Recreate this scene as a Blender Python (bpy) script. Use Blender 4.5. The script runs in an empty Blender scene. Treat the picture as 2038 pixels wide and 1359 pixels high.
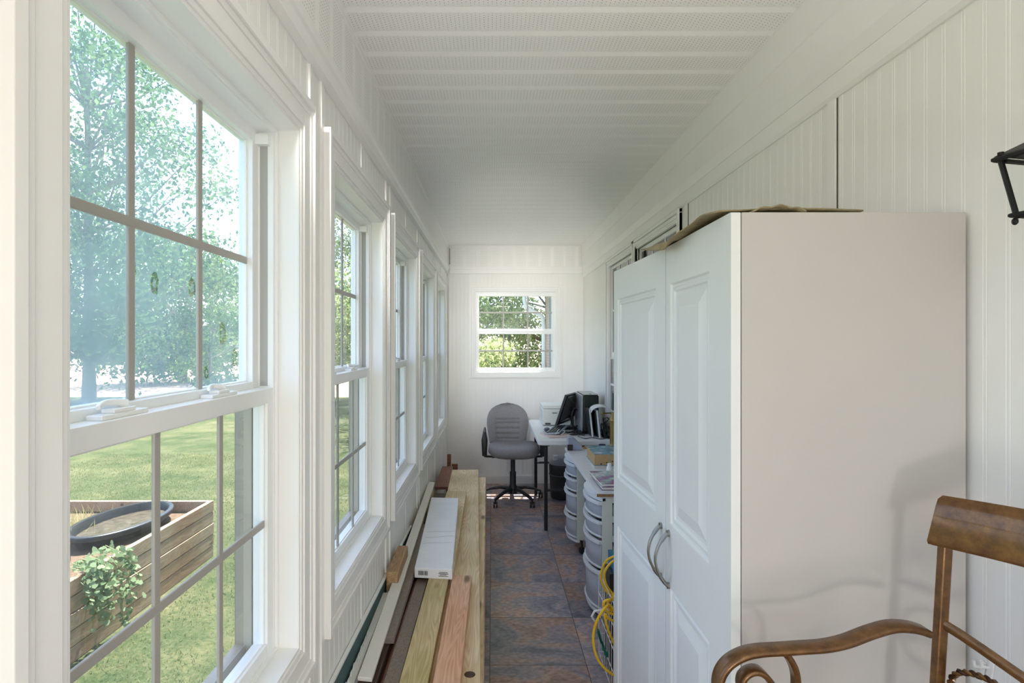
import bpy, bmesh, math, random
from mathutils import Vector, Matrix, noise as mnoise
random.seed(7)
SC = bpy.context.scene
C = SC.collection
PI = math.pi

# ------------------------------------------------------------------ camera
F = 1107.0                      # focal length in pixels of the 2038 px wide frame
cam = bpy.data.cameras.new('camera'); camo = bpy.data.objects.new('camera', cam); C.objects.link(camo)
cam.sensor_width = 36; cam.lens = 36*F/2038
cam.shift_x = (1019-979)/2038; cam.shift_y = (682-679.5)/2038
cam.clip_start = 0.02; cam.clip_end = 500
camo.location = (0, 0, 1.5); camo.rotation_euler = (PI/2, 0, 0)
SC.camera = camo

# ------------------------------------------------------------------ light
SC.view_settings.view_transform = 'Standard'; SC.view_settings.look = 'None'
SC.view_settings.gamma = 1; SC.view_settings.use_curve_mapping = False
SC.view_settings.exposure = 0.92
W = bpy.data.worlds.new('sky'); SC.world = W; W.use_nodes = True
SKY_STRENGTH = 0.46
def build_world():
    n = W.node_tree.nodes; l = W.node_tree.links; n.clear()
    out = n.new('ShaderNodeOutputWorld'); bg = n.new('ShaderNodeBackground')
    sky = n.new('ShaderNodeTexSky'); sky.sky_type = 'NISHITA'; sky.sun_disc = False
    sky.sun_elevation = math.radians(62); sky.sun_rotation = math.radians(-6)
    sky.air_density = 1.0; sky.dust_density = 1.5; sky.ozone_density = 1.5
    tc = n.new('ShaderNodeTexCoord'); mp = n.new('ShaderNodeMapping'); mp.inputs['Scale'].default_value = (1.6, 1.6, 4.2)
    no = n.new('ShaderNodeTexNoise'); no.inputs['Scale'].default_value = 1.9; no.inputs['Detail'].default_value = 7; no.inputs['Roughness'].default_value = .55
    rp = n.new('ShaderNodeValToRGB'); rp.color_ramp.elements[0].position = .47; rp.color_ramp.elements[1].position = .66
    mx = n.new('ShaderNodeMix'); mx.data_type = 'RGBA'
    mx.inputs[7].default_value = (4.2, 4.3, 4.5, 1)
    l.new(tc.outputs['Generated'], mp.inputs[0]); l.new(mp.outputs[0], no.inputs['Vector']); l.new(no.outputs[0], rp.inputs[0])
    l.new(rp.outputs[0], mx.inputs[0])
    tint = n.new('ShaderNodeMix'); tint.data_type = 'RGBA'; tint.blend_type = 'MULTIPLY'; tint.inputs[0].default_value = 1; tint.inputs[7].default_value = (.64, .76, .92, 1)
    l.new(sky.outputs[0], tint.inputs[6]); l.new(tint.outputs[2], mx.inputs[6])
    l.new(mx.outputs[2], bg.inputs[0]); bg.inputs[1].default_value = SKY_STRENGTH
    l.new(bg.outputs[0], out.inputs[0])
build_world()
sun = bpy.data.lights.new('sun', 'SUN'); sun.energy = 11.5; sun.angle = .012; sun.color = (1, .96, .90)
suno = bpy.data.objects.new('sun', sun); C.objects.link(suno); suno.location = (0, 8, 14)
suno.rotation_euler = Vector((.05, .33, .94)).to_track_quat('Z', 'Y').to_euler()
# disk fill lights added behind the camera to brighten the room
for (lx, ly, e) in ((.25, -.7, 2), (.25, -2.1, 5)):
    a = bpy.data.lights.new('fill_disk_light', 'AREA'); a.energy = e; a.shape = 'DISK'; a.size = .42; a.color = (1, .93, .80)
    ao = bpy.data.objects.new('fill_disk_light', a); C.objects.link(ao); ao.location = (lx, ly, 2.42)
sp = bpy.data.lights.new('fill_spot_light', 'SPOT'); sp.energy = 430; sp.spot_size = math.radians(23); sp.spot_blend = 1; sp.shadow_soft_size = .09; sp.color = (1, .97, .93)  # unseen spot added to brighten the far end of the room
spo = bpy.data.objects.new('fill_spot_light', sp); C.objects.link(spo); spo.location = (-.44, -.35, 2.3)
spo.rotation_euler = (Vector((-.44, -.35, 2.3))-Vector((.28, 5.9, 1.5))).to_track_quat('Z', 'Y').to_euler()
pl = bpy.data.lights.new('fill_point_light', 'POINT'); pl.energy = 24; pl.shadow_soft_size = .12; pl.color = (1, .95, .87)  # added point fill behind the camera, no bulb stands there
plo = bpy.data.objects.new('fill_point_light', pl); C.objects.link(plo); plo.location = (.3, -1.7, .72)
for (x0_, y0_, z0_, x1_, y1_, z1_, e_, sz_) in ((.20, -.6, 1.35, .25, .9, 2.534, 56, 48), (-.30, -.5, .85, .30, 5.0, 2.42, 190, 19)):  # unseen spots added to bounce fill light off the ceiling
    ul = bpy.data.lights.new('fill_uplight', 'SPOT'); ul.energy = e_; ul.spot_size = math.radians(sz_); ul.spot_blend = 1; ul.shadow_soft_size = .10; ul.color = (1, .96, .90)
    uo = bpy.data.objects.new('fill_uplight', ul); C.objects.link(uo); uo.location = (x0_, y0_, z0_)
    uo.rotation_euler = (Vector((x0_, y0_, z0_))-Vector((x1_, y1_, z1_))).to_track_quat('Z', 'Y').to_euler()
SC.cycles.max_bounces = 18; SC.cycles.diffuse_bounces = 12; SC.cycles.transparent_max_bounces = 24
SC.cycles.glossy_bounces = 4; SC.cycles.use_denoising = True
SC.cycles.sample_clamp_indirect = 8; SC.cycles.caustics_reflective = False; SC.cycles.caustics_refractive = False

# ------------------------------------------------------------------ mesh helpers
class MB:
    def __init__(s): s.v = []; s.f = []; s.m = []
    def add(s, vs, fs, mi=0):
        b = len(s.v); s.v += [tuple(p) for p in vs]
        for f in fs: s.f.append([b+i for i in f]); s.m.append(mi)
        return s
    def box(s, x0, x1, y0, y1, z0, z1, mi=0):
        if x0 > x1: x0, x1 = x1, x0
        if y0 > y1: y0, y1 = y1, y0
        if z0 > z1: z0, z1 = z1, z0
        return s.hexa([(x0,y0,z0),(x1,y0,z0),(x1,y1,z0),(x0,y1,z0),(x0,y0,z1),(x1,y0,z1),(x1,y1,z1),(x0,y1,z1)], mi)
    def hexa(s, p, mi=0):
        return s.add(p, [(0,3,2,1),(4,5,6,7),(0,1,5,4),(1,2,6,5),(2,3,7,6),(3,0,4,7)], mi)
    def obox(s, c, size, rot=(0,0,0), mi=0):
        from mathutils import Euler
        R = Euler(rot).to_matrix(); hx, hy, hz = [q/2 for q in size]; c = Vector(c)
        return s.hexa([c+R@Vector(q) for q in ((-hx,-hy,-hz),(hx,-hy,-hz),(hx,hy,-hz),(-hx,hy,-hz),(-hx,-hy,hz),(hx,-hy,hz),(hx,hy,hz),(-hx,hy,hz))], mi)
    def prism(s, poly, d, mi=0, caps=True):
        n = len(poly); d = Vector(d); vs = [Vector(p) for p in poly]; vs += [p+d for p in vs]
        fs = [(i, (i+1) % n, n+(i+1) % n, n+i) for i in range(n)]
        if caps: fs += [tuple(range(n-1, -1, -1)), tuple(range(n, 2*n))]
        return s.add(vs, fs, mi)
    def strip(s, line, d, mi=0):          # an open profile swept along d
        n = len(line); d = Vector(d); vs = [Vector(p) for p in line]; vs += [p+d for p in vs]
        return s.add(vs, [(i, i+1, n+i+1, n+i) for i in range(n-1)], mi)
    def tube(s, path, r, n=8, mi=0, flat=None, closed=False):
        P = [Vector(p) for p in path]; k = len(P); R = r if isinstance(r, (list, tuple)) else [r]*k
        vs = []; up = None
        for i, p in enumerate(P):
            if closed: t = P[(i+1) % k]-P[(i-1) % k]
            else: t = P[min(i+1, k-1)]-P[max(i-1, 0)]
            if t.length < 1e-9: t = Vector((0,0,1))
            t.normalize()
            if up is None: up = Vector((0,0,1)) if abs(t.z) < .9 else Vector((1,0,0))
            if flat is not None: up = Vector(flat)
            a = t.cross(up)
            if a.length < 1e-6: a = t.cross(Vector((1,0,.1)))
            a.normalize(); b = a.cross(t).normalized(); up = b
            for j in range(n):
                th = 2*PI*(j+.5)/n
                if isinstance(R[i], tuple): vs.append(p+a*R[i][0]*math.cos(th)+b*R[i][1]*math.sin(th))
                else: vs.append(p+a*R[i]*math.cos(th)+b*R[i]*math.sin(th))
        fs = []
        for i in range(k if closed else k-1):
            i2 = (i+1) % k
            for j in range(n): fs.append((i*n+j, i*n+(j+1) % n, i2*n+(j+1) % n, i2*n+j))
        if not closed: fs += [tuple(range(n-1, -1, -1)), tuple((k-1)*n+j for j in range(n))]
        return s.add(vs, fs, mi)
    def lathe(s, prof, c=(0,0,0), n=24, mi=0):
        c = Vector(c); vs = []
        for (r, z) in prof:
            for j in range(n):
                th = 2*PI*j/n; vs.append(c+Vector((r*math.cos(th), r*math.sin(th), z)))
        k = len(prof); fs = []
        for i in range(k-1):
            for j in range(n): fs.append((i*n+j, i*n+(j+1) % n, (i+1)*n+(j+1) % n, (i+1)*n+j))
        if prof[0][0] > 1e-5: fs.append(tuple(range(n-1, -1, -1)))
        if prof[-1][0] > 1e-5: fs.append(tuple((k-1)*n+j for j in range(n)))
        return s.add(vs, fs, mi)
    def grid(s, fn, nu, nv, mi=0):
        vs = [fn(i/nu, j/nv) for j in range(nv+1) for i in range(nu+1)]
        fs = [(j*(nu+1)+i, j*(nu+1)+i+1, (j+1)*(nu+1)+i+1, (j+1)*(nu+1)+i) for j in range(nv) for i in range(nu)]
        return s.add(vs, fs, mi)
    def ball(s, c, r, n=12, m=8, mi=0):
        c = Vector(c); rr = r if isinstance(r, tuple) else (r, r, r)
        pr = [(math.sin(PI*i/m), -math.cos(PI*i/m)) for i in range(m+1)]
        vs = [c+Vector((a*rr[0]*math.cos(2*PI*j/n), a*rr[1]*math.sin(2*PI*j/n), b*rr[2])) for (a, b) in pr for j in range(n)]
        fs = [(i*n+j, i*n+(j+1) % n, (i+1)*n+(j+1) % n, (i+1)*n+j) for i in range(m) for j in range(n)]
        return s.add(vs, fs, mi)
    def xf(s, M):
        s.v = [tuple(M @ Vector(p)) for p in s.v]; return s
    def build(s, name, mat, parent=None, smooth=False, bevel=0, recalc=True, solid=0, sub=0, merge=False):
        off = world_of(parent) if parent else Vector((0,0,0))
        me = bpy.data.meshes.new(name); me.from_pydata([tuple(Vector(p)-off) for p in s.v], [], s.f)
        for mm in (mat if isinstance(mat, (list, tuple)) else [mat]): me.materials.append(mm)
        me.polygons.foreach_set('material_index', s.m)
        if recalc:
            bm = bmesh.new(); bm.from_mesh(me); if_merge = bmesh.ops.remove_doubles(bm, verts=bm.verts, dist=1e-6) if merge else None
            bmesh.ops.recalc_face_normals(bm, faces=bm.faces); bm.to_mesh(me); bm.free()
        if smooth:
            me.polygons.foreach_set('use_smooth', [True]*len(me.polygons))
            me.set_sharp_from_angle(angle=math.radians(smooth if smooth > 1 else 40))
        me.update()
        o = bpy.data.objects.new(name, me); C.objects.link(o)
        if parent: o.parent = parent
        if solid: md = o.modifiers.new('solid', 'SOLIDIFY'); md.thickness = solid; md.offset = 0
        if bevel:
            md = o.modifiers.new('bevel', 'BEVEL'); md.width = bevel; md.segments = 2; md.limit_method = 'ANGLE'; md.angle_limit = math.radians(40)
        if sub: md = o.modifiers.new('sub', 'SUBSURF'); md.levels = sub; md.render_levels = sub
        return o
def world_of(o):
    v = Vector((0,0,0))
    while o: v += o.location; o = o.parent
    return v
def thing(name, label, cat, loc=(0,0,0), group=None):
    o = bpy.data.objects.new(name, None); C.objects.link(o); o.location = loc; o.empty_display_size = .1
    o['label'] = label; o['category'] = cat
    if group: o['group'] = group
    return o
def tag(o, label, cat, group=None, kind=None):
    o['label'] = label; o['category'] = cat
    if group: o['group'] = group
    if kind: o['kind'] = kind
    return o
def struct(o): o['kind'] = 'structure'; return o
def sempty(name, loc):
    o = bpy.data.objects.new(name, None); C.objects.link(o); o.location = loc; o['kind'] = 'structure'; return o
def copy_tree(o, parent=None):
    c = o.copy(); C.objects.link(c)
    if parent: c.parent = parent
    for ch in [q for q in C.objects if q.parent == o]: copy_tree(ch, c)
    return c
def B(*a, mi=0): return MB().box(*a, mi=mi)

# ------------------------------------------------------------------ materials
def new_mat(name):
    m = bpy.data.materials.new(name); m.use_nodes = True; t = m.node_tree
    return m, t.nodes, t.links, t.nodes['Principled BSDF']
def N(n, typ, **kw):
    q = n.new(typ)
    for k, v in kw.items(): setattr(q, k, v)
    return q
def ramp(n, stops):
    r = n.new('ShaderNodeValToRGB'); e = r.color_ramp.elements
    while len(e) < len(stops): e.new(.5)
    for i, (p, c) in enumerate(stops): e[i].position = p; e[i].color = (*c, 1) if len(c) == 3 else c
    return r
def mat(name, col, rough=.5, metal=0, spec=.5, var=.0, scale=20, bump=0, bscale=80, coat=0, emit=None, trans=None):
    m, n, l, p = new_mat(name)
    p.inputs['Base Color'].default_value = (*col, 1); p.inputs['Roughness'].default_value = rough
    p.inputs['Metallic'].default_value = metal; p.inputs['Specular IOR Level'].default_value = spec
    p.inputs['Coat Weight'].default_value = coat
    tc = n.new('ShaderNodeTexCoord')
    if var:
        no = n.new('ShaderNodeTexNoise'); no.inputs['Scale'].default_value = scale; no.inputs['Detail'].default_value = 5
        r = ramp(n, [(.3, tuple(c*(1-var) for c in col)), (.7, tuple(min(1, c*(1+var)) for c in col))])
        l.new(tc.outputs['Object'], no.inputs['Vector']); l.new(no.outputs[0], r.inputs[0]); l.new(r.outputs[0], p.inputs['Base Color'])
    if bump:
        no = n.new('ShaderNodeTexNoise'); no.inputs['Scale'].default_value = bscale; no.inputs['Detail'].default_value = 3
        b = n.new('ShaderNodeBump'); b.inputs['Strength'].default_value = bump; b.inputs['Distance'].default_value = .003
        l.new(tc.outputs['Object'], no.inputs['Vector']); l.new(no.outputs[0], b.inputs['Height']); l.new(b.outputs[0], p.inputs['Normal'])
    if emit: p.inputs['Emission Color'].default_value = (*emit[0], 1); p.inputs['Emission Strength'].default_value = emit[1]
    return m
def math_node(n, l, op, a, b=None, c=None):
    q = n.new('ShaderNodeMath'); q.operation = op
    for i, v in enumerate((a, b, c)):
        if v is None: continue
        if isinstance(v, (int, float)): q.inputs[i].default_value = v
        else: l.new(v, q.inputs[i])
    return q.outputs[0]
WHITE = (.87, .865, .845)
M_wall = mat('painted beadboard', WHITE, .45, var=.02, scale=3)
M_trim = mat('white trim', (.88, .875, .86), .38, var=.015, scale=4)
M_vinyl = mat('white vinyl', (.87, .88, .875), .3)
M_taupe = mat('taupe vinyl', (.40, .37, .31), .45)
M_muntin = mat('grey grid bars', (.40, .385, .35), .35)
M_black = mat('black plastic', (.02, .021, .023), .4)
M_gap = mat('dark gap', (.10, .085, .07), .9)

def soffit_mat(name, axis, uoff, pitch=.1326):
    """perforated vinyl soffit: axis = index of the coordinate across the ribs, the other one runs along them"""
    m, n, l, p = new_mat(name)
    p.inputs['Roughness'].default_value = .38
    g = n.new('ShaderNodeNewGeometry'); s = n.new('ShaderNodeSeparateXYZ'); l.new(g.outputs['Position'], s.inputs[0])
    across = s.outputs[axis[0]]; along = s.outputs[axis[1]]
    a = math_node(n, l, 'MODULO', math_node(n, l, 'ADD', across, 100*pitch-uoff), pitch)   # 0..pitch
    col = math_node(n, l, 'FLOOR', math_node(n, l, 'DIVIDE', math_node(n, l, 'ADD', along, 50), .0133))
    par = math_node(n, l, 'MODULO', col, 2)
    u = math_node(n, l, 'SUBTRACT', math_node(n, l, 'MODULO', math_node(n, l, 'ADD', along, 50), .0133), .00665)
    ash = math_node(n, l, 'ADD', a, math_node(n, l, 'MULTIPLY', par, .0062))
    v = math_node(n, l, 'SUBTRACT', math_node(n, l, 'MODULO', ash, .0124), .0062)
    d = math_node(n, l, 'SQRT', math_node(n, l, 'ADD', math_node(n, l, 'MULTIPLY', u, u), math_node(n, l, 'MULTIPLY', v, v)))
    hole = math_node(n, l, 'LESS_THAN', d, .00145)
    band = math_node(n, l, 'MULTIPLY', math_node(n, l, 'GREATER_THAN', ash, .0062), math_node(n, l, 'LESS_THAN', ash, .0930))
    f = math_node(n, l, 'MULTIPLY', hole, band)
    mx = n.new('ShaderNodeMix'); mx.data_type = 'RGBA'; mx.inputs[6].default_value = (.87, .865, .845, 1); mx.inputs[7].default_value = (.09, .085, .075, 1)
    l.new(f, mx.inputs[0]); l.new(mx.outputs[2], p.inputs['Base Color'])
    return m

def glass_mat(name, film=0.0, spots=False):
    m, n, l, p = new_mat(name); n.remove(p); out = n['Material Output']
    tr = n.new('ShaderNodeBsdfTransparent'); tr.inputs[0].default_value = (.97, .985, .975, 1)
    gl = n.new('ShaderNodeBsdfGlossy'); gl.inputs['Roughness'].default_value = .01
    fr = n.new('ShaderNodeFresnel'); fr.inputs[0].default_value = 1.45
    gm = n.new('ShaderNodeNewGeometry')
    fk = math_node(n, l, 'MULTIPLY', fr.outputs[0], math_node(n, l, 'SUBTRACT', 1, gm.outputs['Backfacing']))
    mx = n.new('ShaderNodeMixShader'); l.new(fk, mx.inputs[0]); l.new(tr.outputs[0], mx.inputs[1]); l.new(gl.outputs[0], mx.inputs[2])
    last = mx.outputs[0]
    if film:
        df = n.new('ShaderNodeBsdfTranslucent'); df.inputs[0].default_value = (.54, .66, .66, 1)
        tc = n.new('ShaderNodeTexCoord'); no = n.new('ShaderNodeTexNoise'); no.inputs['Scale'].default_value = 5; no.inputs['Detail'].default_value = 5
        l.new(tc.outputs['Object'], no.inputs['Vector'])
        k = math_node(n, l, 'MULTIPLY', math_node(n, l, 'ADD', no.outputs[0], .35), film)
        if spots:
            sx_ = n.new('ShaderNodeSeparateXYZ'); l.new(tc.outputs['Object'], sx_.inputs[0]); mp = n.new('ShaderNodeCombineXYZ')
            l.new(sx_.outputs[1], mp.inputs[0]); l.new(math_node(n, l, 'MULTIPLY', sx_.outputs[2], .62), mp.inputs[1])
            n2 = n.new('ShaderNodeTexNoise'); n2.inputs['Scale'].default_value = 55; l.new(tc.outputs['Object'], n2.inputs['Vector'])
            ds = n.new('ShaderNodeMix'); ds.data_type = 'VECTOR'; ds.inputs[0].default_value = .012
            l.new(mp.outputs[0], ds.inputs[4]); l.new(n2.outputs['Color'], ds.inputs[5])
            vo = n.new('ShaderNodeTexVoronoi'); vo.voronoi_dimensions = '2D'; vo.inputs['Scale'].default_value = 17; vo.inputs['Randomness'].default_value = 1; l.new(ds.outputs[1], vo.inputs['Vector'])
            sp = n.new('ShaderNodeSeparateColor'); l.new(vo.outputs['Color'], sp.inputs[0])
            rad = math_node(n, l, 'MULTIPLY', math_node(n, l, 'SUBTRACT', sp.outputs[0], .62), .75)
            inside = math_node(n, l, 'LESS_THAN', vo.outputs['Distance'], rad)
            core = math_node(n, l, 'LESS_THAN', vo.outputs['Distance'], math_node(n, l, 'MULTIPLY', rad, .45))
            ring = math_node(n, l, 'SUBTRACT', inside, math_node(n, l, 'MULTIPLY', core, .8))
            k = math_node(n, l, 'MULTIPLY', k, math_node(n, l, 'SUBTRACT', 1, math_node(n, l, 'MULTIPLY', ring, .75)))
        m2 = n.new('ShaderNodeMixShader'); k = math_node(n, l, 'MULTIPLY', k, math_node(n, l, 'SUBTRACT', 1, gm.outputs['Backfacing'])); l.new(k, m2.inputs[0]); l.new(last, m2.inputs[1]); l.new(df.outputs[0], m2.inputs[2]); last = m2.outputs[0]
    l.new(last, out.inputs[0]); return m
G_clear = glass_mat('window glass'); G_dirty = glass_mat('hazy fogged glass', .38, True); G_light = glass_mat('slightly dusty glass', .05)
def screen_mat():
    m, n, l, p = new_mat('insect screen'); n.remove(p); out = n['Material Output']
    tr = n.new('ShaderNodeBsdfTransparent'); df = n.new('ShaderNodeBsdfDiffuse'); df.inputs[0].default_value = (.35, .36, .36, 1)
    mx = n.new('ShaderNodeMixShader'); mx.inputs[0].default_value = .13
    l.new(tr.outputs[0], mx.inputs[1]); l.new(df.outputs[0], mx.inputs[2]); l.new(mx.outputs[0], out.inputs[0]); return m
M_screen = screen_mat()

def wood_mat(name, c1, c2, c3=None, stretch=(14, 1.1, 14), rough=.6, knots=True, rings=1.0):
    m, n, l, p = new_mat(name); p.inputs['Roughness'].default_value = rough
    tc = n.new('ShaderNodeTexCoord'); oi = n.new('ShaderNodeObjectInfo')
    ad = n.new('ShaderNodeVectorMath'); ad.operation = 'ADD'; mu = n.new('ShaderNodeMath'); mu.operation = 'MULTIPLY'; mu.inputs[1].default_value = 37
    l.new(oi.outputs['Random'], mu.inputs[0]); l.new(tc.outputs['Object'], ad.inputs[0]); l.new(mu.outputs[0], ad.inputs[1])
    mp = n.new('ShaderNodeMapping'); mp.inputs['Scale'].default_value = stretch; l.new(ad.outputs[0], mp.inputs[0])
    no = n.new('ShaderNodeTexNoise'); no.inputs['Scale'].default_value = 1.0; no.inputs['Detail'].default_value = 2; l.new(mp.outputs[0], no.inputs['Vector'])
    w = math_node(n, l, 'MULTIPLY', math_node(n, l, 'PINGPONG', math_node(n, l, 'MULTIPLY', no.outputs[0], 16*rings), .5), 1.7)
    mp2 = n.new('ShaderNodeMapping'); mp2.inputs['Scale'].default_value = (stretch[0]*9, stretch[1]*3, stretch[2]*9); l.new(ad.outputs[0], mp2.inputs[0])
    fi = n.new('ShaderNodeTexNoise'); fi.inputs['Scale'].default_value = 1; fi.inputs['Detail'].default_value = 4; l.new(mp2.outputs[0], fi.inputs['Vector'])
    t = math_node(n, l, 'ADD', math_node(n, l, 'MULTIPLY', w, .55), math_node(n, l, 'MULTIPLY', fi.outputs[0], .55))
    r = ramp(n, [(.2, c1), (.6, c2), (.95, tuple(q*.72 for q in c2))]); l.new(t, r.inputs[0]); col = r.outputs[0]
    big = n.new('ShaderNodeTexNoise'); big.inputs['Scale'].default_value = 2.2; l.new(ad.outputs[0], big.inputs['Vector'])
    if c3:
        rr = ramp(n, [(.42, (0,0,0)), (.62, (1,1,1))]); l.new(big.outputs[0], rr.inputs[0])
        mx = n.new('ShaderNodeMix'); mx.data_type = 'RGBA'; mx.blend_type = 'MULTIPLY'
        l.new(rr.outputs[0], mx.inputs[0]); l.new(col, mx.inputs[6]); mx.inputs[7].default_value = (*c3, 1); col = mx.outputs[2]
    if knots:
        mk = n.new('ShaderNodeMapping'); mk.inputs['Scale'].default_value = (6.5, 2.2, 6.5); l.new(ad.outputs[0], mk.inputs[0])
        vo = n.new('ShaderNodeTexVoronoi'); vo.inputs['Scale'].default_value = 1; l.new(mk.outputs[0], vo.inputs['Vector'])
        kr = ramp(n, [(.05, (1,1,1)), (.13, (0,0,0))]); l.new(vo.outputs['Distance'], kr.inputs[0])
        mx = n.new('ShaderNodeMix'); mx.data_type = 'RGBA'; l.new(math_node(n, l, 'MULTIPLY', kr.outputs[0], .8), mx.inputs[0]); l.new(col, mx.inputs[6])
        mx.inputs[7].default_value = (.07, .035, .015, 1); col = mx.outputs[2]
    l.new(col, p.inputs['Base Color'])
    b = n.new('ShaderNodeBump'); b.inputs['Strength'].default_value = .15; b.inputs['Distance'].default_value = .002; l.new(t, b.inputs['Height']); l.new(b.outputs[0], p.inputs['Normal'])
    return m
W_pine = wood_mat('yellow pine lumber', (.86, .72, .51), (.74, .57, .37), (.82, .80, .68))
W_green = wood_mat('green treated pine', (.70, .57, .33), (.56, .42, .21), (.82, .88, .70), rings=1.3)
W_fir = wood_mat('pinkish fir', (.82, .54, .37), (.70, .42, .26), (.92, .8, .72), rings=1.3)
W_dark = wood_mat('dark weathered timber', (.12, .075, .045), (.075, .045, .03), rings=.8)
W_cedar = wood_mat('reddish cedar', (.30, .12, .07), (.2, .075, .045))
W_bed = wood_mat('garden bed planks', (.46, .36, .24), (.36, .26, .18), (.85, .68, .60), stretch=(9, 1.2, 9))
M_particle = mat('particle board', (.26, .215, .18), .75, var=.25, scale=220)
M_copper = mat('brown edge band', (.16, .05, .022), .3)
M_teal = mat('dark teal sheet', (.06, .12, .125), .6, var=.15, scale=9)
M_card = mat('white cardboard', (.88, .89, .93), .55, var=.03, scale=12)

# ------------------------------------------------------------------ room
XL, XR, YE, YB, ZC = -.482, .975, 5.93, -3.2, 2.534
Z_T1, Z_T2 = 2.303, 2.234              # trim board below the soffit band
def bead_line(fixed, a, b, to3, pitch=.05, depth=.0009):
    """profile points along a..b: flat panels with a pair of small grooves; to3(along, inward) -> 3d"""
    pts = [(a, 0)]; k = math.ceil(a/pitch)
    while k*pitch < b-.006:
        c = k*pitch
        if c > a+.006:
            pts += [(c-.0055, 0), (c-.0040, -depth), (c-.0025, 0), (c+.0025, 0), (c+.0040, -depth), (c+.0055, 0)]
        k += 1
    pts.append((b, 0)); return [to3(u, d) for u, d in pts]
# floor
def floor_mat():
    m, n, l, p = new_mat('slate look tiles')
    g = n.new('ShaderNodeNewGeometry'); s = n.new('ShaderNodeSeparateXYZ'); l.new(g.outputs['Position'], s.inputs[0])
    T = .4497
    u = math_node(n, l, 'DIVIDE', math_node(n, l, 'ADD', s.outputs[0], 20*T+.0095), T); v = math_node(n, l, 'DIVIDE', math_node(n, l, 'ADD', s.outputs[1], 20*T-3.038+7*T), T)
    iu, iv = math_node(n, l, 'FLOOR', u), math_node(n, l, 'FLOOR', v)
    cb = n.new('ShaderNodeCombineXYZ'); l.new(iu, cb.inputs[0]); l.new(iv, cb.inputs[1])
    wn = n.new('ShaderNodeTexWhiteNoise'); l.new(cb.outputs[0], wn.inputs['Vector'])
    sc = n.new('ShaderNodeVectorMath'); sc.operation = 'SCALE'; sc.inputs[3].default_value = 9; l.new(wn.outputs['Color'], sc.inputs[0])
    ad = n.new('ShaderNodeVectorMath'); ad.operation = 'ADD'; l.new(g.outputs['Position'], ad.inputs[0]); l.new(sc.outputs[0], ad.inputs[1])
    mp = n.new('ShaderNodeMapping'); mp.inputs['Scale'].default_value = (.9, 1.3, 1); l.new(ad.outputs[0], mp.inputs[0])
    n1 = N(n, 'ShaderNodeTexNoise'); n1.inputs['Scale'].default_value = 2.6; n1.inputs['Detail'].default_value = 7; n1.inputs['Roughness'].default_value = .62; n1.inputs['Distortion'].default_value = 1.3; l.new(mp.outputs[0], n1.inputs['Vector'])
    r = ramp(n, [(.34, (.16, .16, .19)), (.45, (.30, .275, .32)), (.51, (.38, .30, .30)), (.56, (.50, .31, .23)), (.62, (.33, .20, .16)), (.72, (.62, .45, .30))])
    l.new(n1.outputs[0], r.inputs[0])
    n2 = N(n, 'ShaderNodeTexNoise'); n2.inputs['Scale'].default_value = 42; n2.inputs['Detail'].default_value = 6; l.new(mp.outputs[0], n2.inputs['Vector'])
    mx = N(n, 'ShaderNodeMix', data_type='RGBA', blend_type='MULTIPLY'); mx.inputs[0].default_value = .75
    r2 = ramp(n, [(.32, (.52, .5, .52)), (.68, (1.25, 1.22, 1.2))]); l.new(n2.outputs[0], r2.inputs[0]); l.new(r.outputs[0], mx.inputs[6]); l.new(r2.outputs[0], mx.inputs[7])
    hv = N(n, 'ShaderNodeHueSaturation'); hv.inputs['Saturation'].default_value = .95; l.new(mx.outputs[2], hv.inputs['Color'])
    l.new(math_node(n, l, 'ADD', math_node(n, l, 'MULTIPLY', wn.outputs['Value'], .45), .75), hv.inputs['Value'])
    fu, fv = math_node(n, l, 'FRACT', u), math_node(n, l, 'FRACT', v)
    e = math_node(n, l, 'MINIMUM', math_node(n, l, 'MINIMUM', fu, math_node(n, l, 'SUBTRACT', 1, fu)), math_node(n, l, 'MINIMUM', fv, math_node(n, l, 'SUBTRACT', 1, fv)))
    seam = math_node(n, l, 'LESS_THAN', e, .0042)
    m3 = N(n, 'ShaderNodeMix', data_type='RGBA'); l.new(seam, m3.inputs[0]); l.new(hv.outputs[0], m3.inputs[6]); m3.inputs[7].default_value = (.06, .05, .045, 1)
    l.new(m3.outputs[2], p.inputs['Base Color']); p.inputs['Roughness'].default_value = .36
    b = N(n, 'ShaderNodeBump'); b.inputs['Strength'].default_value = .35; b.inputs['Distance'].default_value = .003
    l.new(math_node(n, l, 'SUBTRACT', math_node(n, l, 'ADD', n2.outputs[0], n1.outputs[0]), math_node(n, l, 'MULTIPLY', seam, 1)), b.inputs['Height']); l.new(b.outputs[0], p.inputs['Normal'])
    return m
struct(B(-.60, 1.10, YB-.1, YE+.1, -.15, 0).build('floor', floor_mat()))
# ceiling: ribbed perforated soffit boards running across
PIT = .1326; COFF = 1.612
def rib_profile(a0, a1, off, to3, depth=.004):
    pts = []; k = math.floor((a0-off)/PIT)
    pts.append((a0, 0)); 
    while off+k*PIT < a1:
        b = off+k*PIT
        for (q, d) in ((.0985, 0), (.1000, depth), (.1060, depth*.9), (.1300, 0)):
            if a0 < b+q < a1: pts.append((b+q, d))
        k += 1
    pts.append((a1, 0)); return [to3(u, d) for u, d in pts]
cm = MB().strip(rib_profile(YB, YE, COFF, lambda u, d: (XL-.02, u, ZC+d)), (XR-XL+.04, 0, 0))
struct(cm.build('ceiling', soffit_mat('ceiling soffit', (1, 0), COFF), recalc=False))
struct(B(-.66, 1.4, YB-.3, YE+.15, ZC+.06, ZC+.20).build('roof', mat('roof shingles', (.2, .19, .18), .9, var=.2, scale=15)))
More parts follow.
